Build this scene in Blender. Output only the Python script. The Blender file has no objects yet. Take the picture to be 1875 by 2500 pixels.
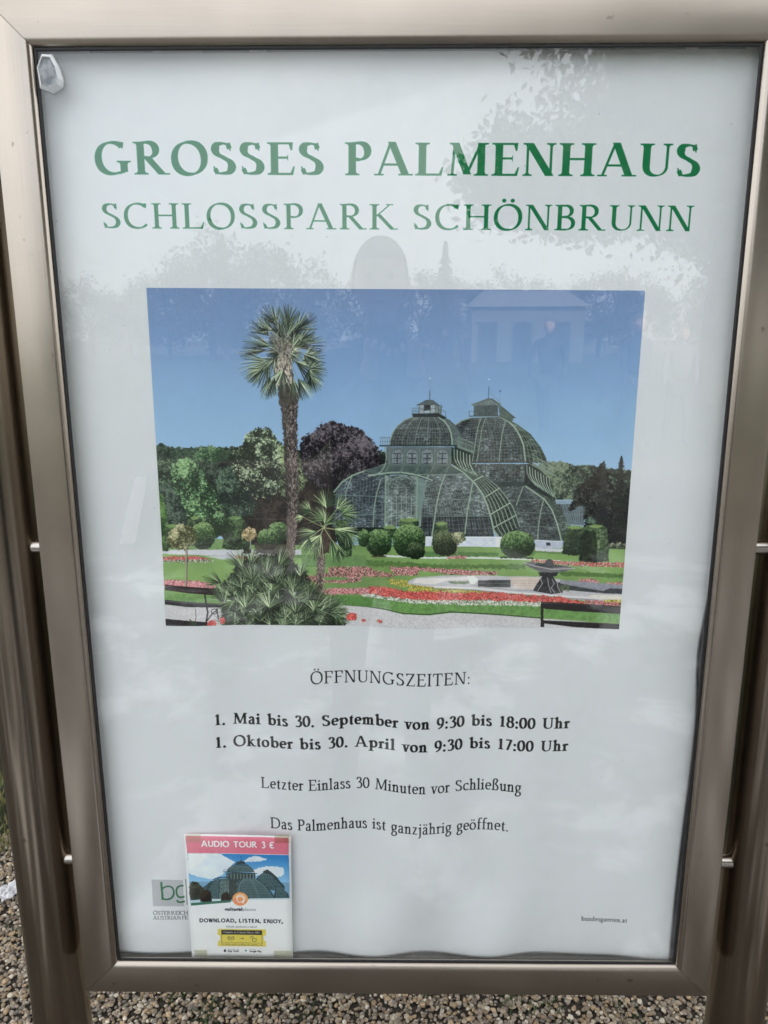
import bpy, bmesh, math, random
import numpy as np
from mathutils import Vector, Matrix

# ================================================================ camera, sky, sun, exposure
sc = bpy.context.scene
C = sc.collection
CAM = Vector((0.0, -1.0, 1.5))
PITCH, YAW, ROLL = 0.22297, 0.01125, 0.00189
def cam_axes():
    cp, sp, cy, sy = math.cos(PITCH), math.sin(PITCH), math.cos(YAW), math.sin(YAW)
    f = Vector((-sy*cp, cy*cp, -sp)); r = Vector((cy, sy, 0)); d = f.cross(r)
    c, s = math.cos(ROLL), math.sin(ROLL)
    return c*r+s*d, -s*r+c*d, f
_r, _d, _f = cam_axes()
cam_data = bpy.data.cameras.new('camera'); cam = bpy.data.objects.new('camera', cam_data); C.objects.link(cam)
cam.matrix_world = Matrix(((_r.x, -_d.x, -_f.x, CAM.x), (_r.y, -_d.y, -_f.y, CAM.y), (_r.z, -_d.z, -_f.z, CAM.z), (0, 0, 0, 1)))
cam_data.sensor_fit = 'VERTICAL'; cam_data.sensor_height = 36; cam_data.lens = 1878/2500*36
cam_data.clip_start = 0.004; cam_data.clip_end = 1200
sc.camera = cam

SUN_EL, SUN_AZ = math.radians(38), math.radians(18)      # sun stands behind the board, a little to the right
world = bpy.data.worlds.new('World'); sc.world = world; world.use_nodes = True
wn = world.node_tree.nodes; wl = world.node_tree.links
bg = wn['Background']; bg.inputs['Strength'].default_value = 0.10
sky = wn.new('ShaderNodeTexSky'); sky.sky_type = 'NISHITA'; sky.sun_disc = False
sky.sun_elevation = SUN_EL; sky.sun_rotation = SUN_AZ; sky.dust_density = 2.5
tc = wn.new('ShaderNodeTexCoord'); nz = wn.new('ShaderNodeTexNoise'); nz.inputs['Scale'].default_value = 2.3; nz.inputs['Detail'].default_value = 6; nz.inputs['Roughness'].default_value = .55
wl.new(tc.outputs['Generated'], nz.inputs['Vector'])
rmp = wn.new('ShaderNodeMapRange'); rmp.inputs['From Min'].default_value = .34; rmp.inputs['From Max'].default_value = .62
rmp.inputs['To Min'].default_value = .55; rmp.inputs['To Max'].default_value = 1.0; wl.new(nz.outputs['Fac'], rmp.inputs['Value'])
mix = wn.new('ShaderNodeMix'); mix.data_type = 'RGBA'; wl.new(rmp.outputs['Result'], mix.inputs['Factor'])
wl.new(sky.outputs['Color'], mix.inputs['A']); mix.inputs['B'].default_value = (7.95, 8.05, 8.25, 1)
wl.new(mix.outputs['Result'], bg.inputs['Color'])

sun_data = bpy.data.lights.new('sun', 'SUN'); sun_data.energy = 5.0; sun_data.angle = math.radians(.53); sun_data.color = (1, .95, .87)
sun = bpy.data.objects.new('sun', sun_data); C.objects.link(sun)
_sd = Vector((math.sin(SUN_AZ)*math.cos(SUN_EL), math.cos(SUN_AZ)*math.cos(SUN_EL), math.sin(SUN_EL)))
sun.rotation_euler = _sd.to_track_quat('Z', 'Y').to_euler(); sun.location = (3, 8, 12)

sc.view_settings.view_transform = 'Standard'; sc.view_settings.look = 'None'
sc.view_settings.exposure = 1.42; sc.view_settings.gamma = 1.0; sc.view_settings.use_curve_mapping = False
sc.render.engine = 'CYCLES'; sc.cycles.max_bounces = 5; sc.cycles.diffuse_bounces = 3; sc.cycles.transparent_max_bounces = 10; sc.cycles.use_adaptive_sampling = True; sc.cycles.adaptive_threshold = .02; sc.cycles.use_denoising = True

# ---------------------------------------------------------------- lettering (broad-nib pen font, built from strokes)
def _arc(cx, cy, rx, ry, a0, a1, n=26):
    a = np.radians(np.linspace(a0, a1, n))
    # slightly squared ellipse reads more like type than a true ellipse
    c, s = np.cos(a), np.sin(a)
    k = 0.93
    return np.c_[cx + rx*np.sign(c)*np.abs(c)**k, cy + ry*np.sign(s)*np.abs(s)**k]

def _spl(pts, n=8):
    p = np.array(pts, float); p = np.vstack([2*p[0]-p[1], p, 2*p[-1]-p[-2]])
    out = []
    for i in range(1, len(p)-2):
        for t in np.linspace(0, 1, n, endpoint=False):
            out.append(0.5*((2*p[i]) + (-p[i-1]+p[i+1])*t + (2*p[i-1]-5*p[i]+4*p[i+1]-p[i+2])*t*t
                            + (-p[i-1]+3*p[i]-3*p[i+1]+p[i+2])*t**3))
    out.append(p[-2])
    return np.array(out)

class Pen:
    def __init__(s, T, t, serif=True, sl=10.0, phi=14.0):
        s.T, s.t, s.serif, s.sl, s.phi = T, t, serif, sl, math.radians(phi); s.P = []
    def poly(s, pts): s.P.append(np.array(pts, float))
    def ribbon(s, pts, k=1.0, taper0=1.0, taper1=1.0):
        p = np.array(pts, float); d = np.gradient(p, axis=0)
        if np.hypot(*(p[0]-p[-1])) < 1e-6: d[0] = d[-1] = (p[1]-p[-2])/2
        L = np.hypot(d[:, 0], d[:, 1])+1e-9; th = np.arctan2(d[:, 1], d[:, 0])
        h = 0.5*k*(s.t + (s.T-s.t)*np.abs(np.sin(th-s.phi))**1.25)
        u = np.linspace(0, 1, len(p)); h = h*(1-(1-taper0)*np.clip(1-u*4, 0, 1))*(1-(1-taper1)*np.clip(u*4-3, 0, 1))
        n = np.c_[-d[:, 1]/L, d[:, 0]/L]*h[:, None]
        a, b = p+n, p-n
        for i in range(len(p)-1): s.P.append(np.array([a[i], a[i+1], b[i+1], b[i]]))
    def foot(s, x, y, up=1, w=None, l=True, r=True, br=True):
        if not s.serif: return
        w = s.T if w is None else w; e = s.t*0.72; q = s.sl; hw = w/2
        xl = x-hw-(q if l else 0); xr = x+hw+(q if r else 0)
        s.poly([(xl, y), (xr, y), (xr, y+up*e), (xl, y+up*e)])
        if not br: return
        br = q*0.62
        if l: s.poly([(x-hw-br, y+up*e*0.9), (x-hw*0.6, y+up*e*0.9), (x-hw, y+up*(e+br*1.1)), (x-hw-br*.28, y+up*(e+br*.33))])
        if r: s.poly([(x+hw+br, y+up*e*0.9), (x+hw*0.6, y+up*e*0.9), (x+hw, y+up*(e+br*1.1)), (x+hw+br*.28, y+up*(e+br*.33))])
    def stem(s, x, y0, y1, b='lr', t='lr', w=None):
        w = s.T if w is None else w
        s.poly([(x-w/2, y0), (x+w/2, y0), (x+w/2, y1), (x-w/2, y1)])
        if b: s.foot(x, y0, 1, w, 'l' in b, 'r' in b)
        if t == 'f':            # slanted flag serif of lowercase stems
            if s.serif: s.poly([(x-w/2-s.sl*.95, y1-s.t*1.9), (x-w/2-s.sl*.95, y1-s.t*1.1), (x+w/2, y1+1.5), (x+w/2, y1-8), (x-w/2, y1-s.t*2.2)])
        elif t: s.foot(x, y1, -1, w, 'l' in t, 'r' in t)
    def bar(s, x0, x1, y, th=None):
        th = s.t if th is None else th
        s.poly([(x0, y-th/2), (x1, y-th/2), (x1, y+th/2), (x0, y+th/2)])
    def diag(s, x0, y0, x1, y1, w):
        s.poly([(x0-w/2, y0), (x0+w/2, y0), (x1+w/2, y1), (x1-w/2, y1)])
    def tick(s, x, y0, y1, w=None):   # beak at the end of an arm
        if s.serif:
            w = s.t*1.0 if w is None else w
            s.poly([(x-w*.35, y0), (x+w*.35, y0), (x+w*.75, y1), (x-w*1.5, y1)])
    def dot(s, x, y, r):
        a = np.radians(np.arange(0, 360, 24)); s.poly(np.c_[x+r*np.cos(a), y+r*np.sin(a)])

def glyph(ch, T, t, serif=True):
    p = Pen(T, t, serif); e = t/2; h = T/2; S = p.sl if serif else 0
    o = h+S                                     # x of first stem's centre
    cap, xh = 100.0, 66.0
    if ch in 'ÖÄÜ':
        P, adv = glyph({'Ö': 'O', 'Ä': 'A', 'Ü': 'U'}[ch], T, t, serif)
        q = Pen(T, t); r = max(T*.5, t)*1.05; q.dot(adv/2-14-r*.3, 116, r); q.dot(adv/2+12+r*.3, 116, r); return P+q.P, adv
    if ch in 'öäü':
        P, adv = glyph({'ö': 'o', 'ä': 'a', 'ü': 'u'}[ch], T, t, serif)
        q = Pen(T, t); r = max(T*.5, t)*1.0; q.dot(adv/2-11, 88, r); q.dot(adv/2+11, 88, r); return P+q.P, adv
    if ch == ' ': return [], 30
    if ch == 'A':
        p.diag(8+S*.4, 0, 46, 100, t*1.25); p.diag(88+S*.2, 0, 46+T*.15, 102, T*1.05); p.bar(22+S*.3, 76, 33)
        if serif: p.foot(8+S*.4, 0, 1, t*1.25, br=False); p.foot(88+S*.2, 0, 1, T*1.05, br=False)
        return p.P, 98+S
    if ch == 'B':
        p.stem(o, 0, cap, 'l', 'l'); r = o
        p.ribbon(np.vstack([[(r, cap-e)], _arc(r+20, 76, 22, 24-e, 90, -90), [(r, 52)]])); p.ribbon(np.vstack([[(r, 52)], _arc(r+22, 27, 27, 27-e, 90, -90), [(r, e)]]))
        return p.P, r+22+27+h+1
    if ch in 'CG':
        cx = 48+h*.3; A = _arc(cx, 50, 44-h*.2, 51-e, 48, 318 if ch == 'C' else 290); p.ribbon(A)
        p.tick(A[0][0]+t*.2, A[0][1]-6, 99 if serif else 90)
        if ch == 'G':
            x = cx+33; p.stem(x, 8 if serif else 5, 42, '', 'lr' if serif else ''); 
            p.ribbon(_spl([(A[-1][0], A[-1][1]), (x-8, e+3), (x+h*.6, 10)]), taper1=.5)
            if not serif: p.bar(x-18, x+h, 42)
            return p.P, x+h+S*.9
        return p.P, 88+h*.3
    if ch == 'D':
        p.stem(o, 0, cap, 'l', 'l'); p.ribbon(np.vstack([[(o, cap-e)], _arc(o+30, 50, 45-h*.3, 50-e, 90, -90, 40), [(o, e)]])); return p.P, o+30+45+h*.8
    if ch in 'EFL':
        p.stem(o, 0, cap, 'lr' if ch == 'F' else 'l', 'l' if ch != 'L' else 'lr'); w = 50 if ch != 'L' else 52
        if ch != 'L': p.bar(o, o+w, cap-e*.9); p.tick(o+w, cap-24, cap); p.bar(o, o+w-12, 53); 
        if ch != 'L' and serif: p.poly([(o+w-12-t*.4, 53), (o+w-12+t*.3, 42), (o+w-12+t*.3, 64)])
        if ch != 'F': 
            p.bar(o, o+w+3, e*.9)
            if serif: p.poly([(o+w+3-t*1.4, 0), (o+w+4, 0), (o+w+9, 26), (o+w+9-t*.6, 26)])
        return p.P, o+w+(9 if ch != 'F' else 4)
    if ch == 'H':
        p.stem(o, 0, cap); p.stem(o+64, 0, cap); p.bar(o, o+64, 52); return p.P, 2*o+64
    if ch == 'I': p.stem(o, 0, cap); return p.P, 2*o
    if ch == 'J':
        p.stem(o+6, 20, cap, '', 'lr'); p.ribbon(_spl([(o+6, 22), (o+2, 4), (o-12, 1), (o-20, 8)])); return p.P, 2*o+8
    if ch == 'K':
        p.stem(o, 0, cap); p.diag(o+2, 48, o+56, cap, t*1.2); p.diag(o+66, 0, o+14, 60, T*1.1)
        if serif: p.foot(o+54, cap, -1, t*1.2, br=False); p.foot(o+67, 0, 1, T*1.1, False, br=False)
        return p.P, o+66+h+S*.8
    if ch == 'M':
        x0 = S+t; p.diag(x0, 0, x0+7, cap, t*1.2); p.diag(x0+44, 4, x0+8, cap, T*1.05); p.diag(x0+43, 4, x0+82, cap, t*1.3); p.stem(x0+84, 0, cap, 'lr', 'r')
        if serif: p.foot(x0, 0, 1, t*1.2, br=False); p.foot(x0+8, cap, -1, T*.6, True, False)
        return p.P, x0+84+h+S
    if ch == 'N':
        x0 = S+e+1; p.stem(x0, 0, cap, 'lr', 'l' if serif else '', t*1.15); p.diag(x0+65, 0, x0+4, cap, T*1.15); p.stem(x0+68, 0, cap, '', 'lr' if serif else '', t*1.15)
        return p.P, x0+68+e+S
    if ch in 'O0':
        if ch == '0': p.ribbon(_arc(30, 50, 27-h*.3, 50-e, 0, 360, 40)); return p.P, 60
        p.phi = math.radians(20); p.ribbon(_arc(48+h*.2, 50, 45-h*.15, 52-e, 0, 360, 60)); return p.P, 96+h*.5
    if ch in 'PR':
        p.stem(o, 0, cap, 'lr', 'l'); yb = 46 if ch == 'P' else 50
        p.ribbon(np.vstack([[(o, cap-e)], _arc(o+18, (cap+yb)/2, 27, (cap-yb)/2-e*.5, 90, -90), [(o+(8 if ch == 'P' and serif else 0), yb+e)]]))
        if ch == 'R':
            p.diag(o+62, 0, o+20, 52, T*1.1)
            if serif: p.foot(o+62, 0, 1, T*1.1, False, br=False)
            return p.P, o+62+h+S
        return p.P, o+18+27+h
    if ch == 'S':
        c = _spl([(53, 80), (48, 93-e*.4), (33, 99-e), (17, 93-e*.5), (11, 77), (18, 63), (36, 52), (53, 40), (59, 24), (51, 8+e*.3), (33, 1+e), (17, 5+e*.3), (9, 19)])
        c[:, 0] = c[:, 0]+h*.35; p.phi = math.radians(-8); p.ribbon(c, k=1.12, taper0=.6, taper1=.6); x = h*.35
        if serif: p.poly([(53+x, 74), (53+x+t*.55, 74), (54+x+t*.3, 99), (50+x, 98)]); p.poly([(9+x-t*.75, 26), (9+x-t*.1, 26), (14+x, 3), (10+x, 0)])
        return p.P, 66+h*.7
    if ch == 'T':
        w = 38; p.stem(w+2, 0, cap, 'lr', ''); p.bar(2, 2*w+2, cap-e)
        if serif: p.poly([(0, 76), (t*.6, 76), (t*2, cap), (2, cap)]); p.poly([(2*w+4, 76), (2*w+4-t*.6, 76), (2*w+4-t*2, cap), (2*w+2, cap)])
        return p.P, 2*w+4
    if ch == 'U':
        x1 = o+60; p.stem(o, 30, cap, '', 'lr'); p.stem(x1, 30, cap, '', 'lr', t*1.2 if serif else None)
        a = _arc((o+x1)/2, 32, (x1-o)/2, 32-e, 180, 360); p.ribbon(a, k=np.linspace(1, (t*1.2/T if serif else 1), len(a))); return p.P, x1+e+S
    if ch == 'W':
        for i, (a, b) in enumerate([(2, 24), (46, 24), (46, 70), (92, 70)]): p.diag(b+4, 0, a+4, cap, T if i in (0, 2) else t*1.1)
        return p.P, 100
    if ch == 'Y':
        p.diag(38, 42, 6, cap, T); p.diag(38, 42, 70, cap, t*1.1); p.stem(38, 0, 46, 'lr', ''); return p.P, 76
    if ch == 'Z':
        p.diag(10, 2, 64, 98, T*1.05); p.bar(6, 68, cap-e); p.bar(6, 72, e); p.tick(8, 80, cap); 
        if serif: p.poly([(72, 22), (74, 22), (72, 0), (66, 0)])
        return p.P, 76
    # ---- figures
    if ch == '1': p.stem(28, 0, 98, 'lr', ''); p.diag(14, 80, 27, 98, t*1.6); return p.P, 52
    if ch == '3':
        p.phi = 0; p.ribbon(_spl([(10, 82), (20, 97), (34, 98), (46, 88), (44, 68), (26, 54)])); p.ribbon(_spl([(26, 54), (44, 50), (53, 34), (48, 12), (30, 1), (8, 5)])); return p.P, 58
    if ch == '7': p.bar(6, 54, 97-e, t*1.3); p.diag(20, 0, 50, 96, T*.9); return p.P, 56
    if ch == '8': p.ribbon(_arc(30, 75, 18, 23, 0, 360)); p.ribbon(_arc(30, 27, 23, 26, 0, 360)); return p.P, 60
    if ch == '9': p.ribbon(_arc(30, 66, 22, 31, 0, 360)); p.ribbon(_spl([(52, 66), (48, 34), (34, 12), (12, 0)])); return p.P, 60
    # ---- lowercase
    if ch == 'a':
        p.stem(38+h*.3, 10, 46, '', ''); p.ribbon(_spl([(10, 50), (18, 62), (30, 64), (38+h*.3, 54), (38+h*.3, 44)])); p.ribbon(_spl([(38, 40), (20, 34), (10, 22), (12, 6), (24, 2), (38, 12)]))
        p.ribbon(_spl([(38+h*.3, 14), (41+h*.3, 3), (52+h*.3, 5)])); return p.P, 52+h*.4
    if ch in 'bdpqg' and not (ch == 'g' and serif):
        bx = {'b': 0, 'p': 0}.get(ch, 1); x = h+S*.8 if bx == 0 else 54-h*.2
        cx = x+24 if bx == 0 else x-24
        p.ribbon(_arc(cx, 33, 24-h*.2, 33-e, 0, 360, 36))
        if ch == 'b': p.stem(x, 2, 106, '', 'f')
        if ch == 'd': p.stem(x, 2, 106, 'r', 'f')
        if ch == 'p': p.stem(x, -34, xh, 'lr', 'f')
        if ch == 'q': p.stem(x, -34, xh, 'lr', '')
        if ch == 'g': p.stem(x, -16, xh, '', ''); p.ribbon(_spl([(x, -16), (x-8, -32), (x-26, -34), (x-42, -28)]))
        return p.P, (cx+26+h*.3) if bx == 0 else x+h+(S if ch == 'd' else 2)
    if ch == 'g':
        p.ribbon(_arc(27, 43, 18, 22, 0, 360, 30)); p.ribbon(_spl([(18, 24), (12, 14), (20, 7), (40, 5), (50, -6), (48, -22), (30, -34), (10, -29), (8, -14), (20, 2)])); p.ribbon(_spl([(40, 58), (48, 63), (56, 62)])); return p.P, 56
    if ch == 'c': A = _arc(31, 33, 25, 33-e, 50, 318); p.ribbon(A); p.dot(A[0][0]-1, A[0][1], t); return p.P, 52
    if ch == 'e': p.ribbon(np.vstack([[(9, 37)], [(48, 37)], _arc(30, 34, 22, 32-e*.6, 10, 315, 34)])) ; return p.P, 54
    if ch in 'fF' or ch == 'ﬀ':
        x = 18+h*.3; p.stem(x, 0, 88, 'lr', ''); p.ribbon(_spl([(x, 84), (x+4, 101), (x+18, 105), (x+26, 99)])); p.bar(4, x+22, 63); return p.P, x+20
    if ch == 'h':
        x = h+S*.8; p.stem(x, 0, 106, 'lr', 'f'); p.ribbon(_spl([(x, 46), (x+14, 62), (x+28, 62), (x+34, 46)])); p.stem(x+34, 0, 50, 'lr', ''); return p.P, x+34+h+S*.8
    if ch == 'i': x = h+S*.8; p.stem(x, 0, xh, 'lr', 'f'); p.dot(x, 88, max(T*.56, t)); return p.P, x+h+S*.8
    if ch == 'j': x = h+S*.8+4; p.stem(x, -14, xh, '', 'f'); p.dot(x, 88, max(T*.56, t)); p.ribbon(_spl([(x, -12), (x-3, -28), (x-16, -34)])); return p.P, x+h+S*.5
    if ch == 'k':
        x = h+S*.8; p.stem(x, 0, 106, 'lr', 'f'); p.diag(x+2, 30, x+34, 64, t*1.2); p.diag(x+42, 0, x+12, 40, T)
        if serif: p.foot(x+42, 0, 1, T, False, br=False); p.foot(x+33, 65, -1, t, br=False)
        return p.P, x+40+h+S*.2
    if ch == 'l': x = h+S*.8; p.stem(x, 0, 106, 'lr', 'f'); return p.P, x+h+S*.8
    if ch in 'mn':
        x = h+S*.8; p.stem(x, 0, xh, 'lr', 'f')
        for k in range(2 if ch == 'm' else 1):
            p.ribbon(_spl([(x, 46), (x+14, 62), (x+27, 62), (x+33, 46)])); p.stem(x+33, 0, 50, 'lr', ''); x += 33
        return p.P, x+h+S*.8
    if ch == 'o': p.ribbon(_arc(30, 33, 26-h*.2, 34-e, 0, 360, 40)); return p.P, 60
    if ch == 'r': x = h+S*.8; p.stem(x, 0, xh, 'lr', 'f'); p.ribbon(_spl([(x, 44), (x+10, 60), (x+22, 62)])); p.dot(x+22, 59, t*1.05); return p.P, x+25
    if ch == 's':
        c = _spl([(34, 52), (28, 62), (18, 64), (9, 56), (11, 44), (24, 35), (36, 24), (36, 8), (24, 1), (12, 3), (6, 14)]); p.phi = math.radians(-12); p.ribbon(c); return p.P, 42+h*.2
    if ch == 't':
        x = 16+h*.3; p.poly([(x-h, 8), (x+h, 8), (x+h, 88), (x-h, 67)]); p.bar(4, x+18, 63); p.ribbon(_spl([(x, 14), (x+5, 2), (x+18, 5)])); return p.P, x+19
    if ch == 'u':
        x = h+S*.8; p.stem(x, 18, xh, '', 'f'); p.stem(x+34, 0, xh, 'r', 'f'); p.ribbon(_spl([(x, 20), (x+5, 4), (x+18, 3), (x+34, 18)])); return p.P, x+34+h+S*.5
    if ch in 'vy':
        p.diag(28, 0, 9+S*.3, 65, T); p.diag(28, 0, 48+S*.3, 65, t*1.2)
        if serif: p.foot(9+S*.3, 66, -1, T, br=False); p.foot(48+S*.3, 66, -1, t, br=False)
        if ch == 'y': p.diag(14, -33, 30, 4, t*1.3)
        return p.P, 56
    if ch == 'w': 
        for i, (a, b) in enumerate([(5, 20), (36, 20), (36, 52), (68, 52)]): p.diag(b, 0, a, 65, T if i in (0, 2) else t)
        return p.P, 74
    if ch == 'z': p.diag(10, 1, 40, 64, T*.95); p.bar(6, 44, 66-e); p.bar(6, 48, e); return p.P, 50
    if ch == 'ß':
        x = h+S*.8; p.stem(x, 0, 80, 'lr', ''); p.ribbon(_spl([(x, 78), (x+5, 98), (x+18, 104), (x+32, 98), (x+34, 82), (x+22, 66)])); p.ribbon(_spl([(x+22, 66), (x+22, 54), (x+36, 40), (x+42, 22), (x+34, 4), (x+18, 2)])); return p.P, x+50
    if ch == '.': p.dot(12, 5, max(T*.55, t)); return p.P, 24
    if ch == ',': p.dot(12, 4, max(T*.5, t)); p.diag(8, -14, 14, 4, t); return p.P, 24
    if ch == ':': p.dot(12, 5, max(T*.55, t)); p.dot(12, 52, max(T*.55, t)); return p.P, 24
    if ch == '?': p.ribbon(_spl([(8, 82), (20, 98), (38, 92), (38, 70), (22, 54), (22, 30)])); p.dot(22, 6, t); return p.P, 48
    if ch == '€': p.ribbon(_arc(44, 50, 34, 48, 50, 310)); p.bar(0, 52, 60); p.bar(0, 50, 42); return p.P, 78
    return [], 40

def fill_poly(mask, pts, val=True):
    H, W = mask.shape[:2]
    x0 = max(int(pts[:, 0].min()), 0); x1 = min(int(pts[:, 0].max())+2, W); y0 = max(int(pts[:, 1].min()), 0); y1 = min(int(pts[:, 1].max())+2, H)
    if x1 <= x0 or y1 <= y0: return None
    X = np.arange(x0, x1)[None, :]+.5; Y = np.arange(y0, y1)[:, None]+.5
    ins = np.zeros((y1-y0, x1-x0), bool); n = len(pts)
    for i in range(n):
        xa, ya = pts[i]; xb, yb = pts[(i+1) % n]
        if ya == yb: continue
        c = ((ya > Y) != (yb > Y)); ins ^= c & (X < (xb-xa)*(Y-ya)/(yb-ya)+xa)
    if val is None: return (slice(y0, y1), slice(x0, x1)), ins
    mask[y0:y1, x0:x1] |= ins

_gc = {}
def draw_text(img, s, x, y, size, T, t, col, track=8.0, serif=True, width=None, ss=3, word=None, slope=0.0, xs=1.0, al=1.0):
    """Draw s with its baseline at pixel (x, y); size = cap height in pixels; width = fit the line into this many pixels."""
    sc = size/100.0
    adv = []
    for ch in s:
        k = (ch, T, t, serif)
        if k not in _gc: _gc[k] = glyph(ch, T, t, serif)
        adv.append((word if (ch == ' ' and word) else _gc[k][1])+track)
    if width: xs = width/(sc*(sum(adv)-track))
    cx = x
    for ch, a in zip(s, adv):
        P = _gc[(ch, T, t, serif)][0]
        if P:
            lo = np.min([q.min(0) for q in P], 0); hi = np.max([q.max(0) for q in P], 0)
            yy = y+slope*(cx-x)
            px0 = int(math.floor(cx+lo[0]*sc*xs))-1; px1 = int(math.ceil(cx+hi[0]*sc*xs))+2
            py0 = int(math.floor(yy-hi[1]*sc))-1; py1 = int(math.ceil(yy-lo[1]*sc))+2
            m = np.zeros(((py1-py0)*ss, (px1-px0)*ss), bool)
            for q in P: fill_poly(m, np.c_[(cx+q[:, 0]*sc*xs-px0)*ss, (yy-q[:, 1]*sc-py0)*ss])
            cov = m.reshape(py1-py0, ss, px1-px0, ss).mean((1, 3))[..., None]*al
            H, W = img.shape[:2]
            a0, a1, b0, b1 = max(py0, 0), min(py1, H), max(px0, 0), min(px1, W)
            if a1 > a0 and b1 > b0:
                cv = cov[a0-py0:a1-py0, b0-px0:b1-px0]; img[a0:a1, b0:b1] = img[a0:a1, b0:b1]*(1-cv)+np.array(col)*cv
        cx += a*sc*xs
# ---------------------------------------------------------------- the printed garden photograph, drawn pixel by pixel
def _noise(H, W, cell, seed, octaves=4, stretch=1.0):
    r = np.random.RandomState(seed); out = np.zeros((H, W)); amp = 1.0; tot = 0
    for o in range(octaves):
        c = max(cell/2**o, 1.5); gh, gw = int(H/(c*stretch))+3, int(W/c)+3
        g = r.rand(gh, gw); y = np.arange(H)/(c*stretch); x = np.arange(W)/c
        yi, xi = y.astype(int), x.astype(int); fy, fx = (y-yi)[:, None], (x-xi)[None, :]
        fy = fy*fy*(3-2*fy); fx = fx*fx*(3-2*fx)
        a = g[yi][:, xi]; b = g[yi][:, xi+1]; cc = g[yi+1][:, xi]; d = g[yi+1][:, xi+1]
        out += amp*((a*(1-fx)+b*fx)*(1-fy)+(cc*(1-fx)+d*fx)*fy); tot += amp; amp *= .62
    return out/tot

def _hom(src, dst):
    A = []; b = []
    for (x, y), (u, v) in zip(src, dst):
        A += [[x, y, 1, 0, 0, 0, -u*x, -u*y], [0, 0, 0, x, y, 1, -v*x, -v*y]]; b += [u, v]
    h = np.linalg.solve(np.array(A, float), np.array(b, float)); return np.append(h, 1).reshape(3, 3)

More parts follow.
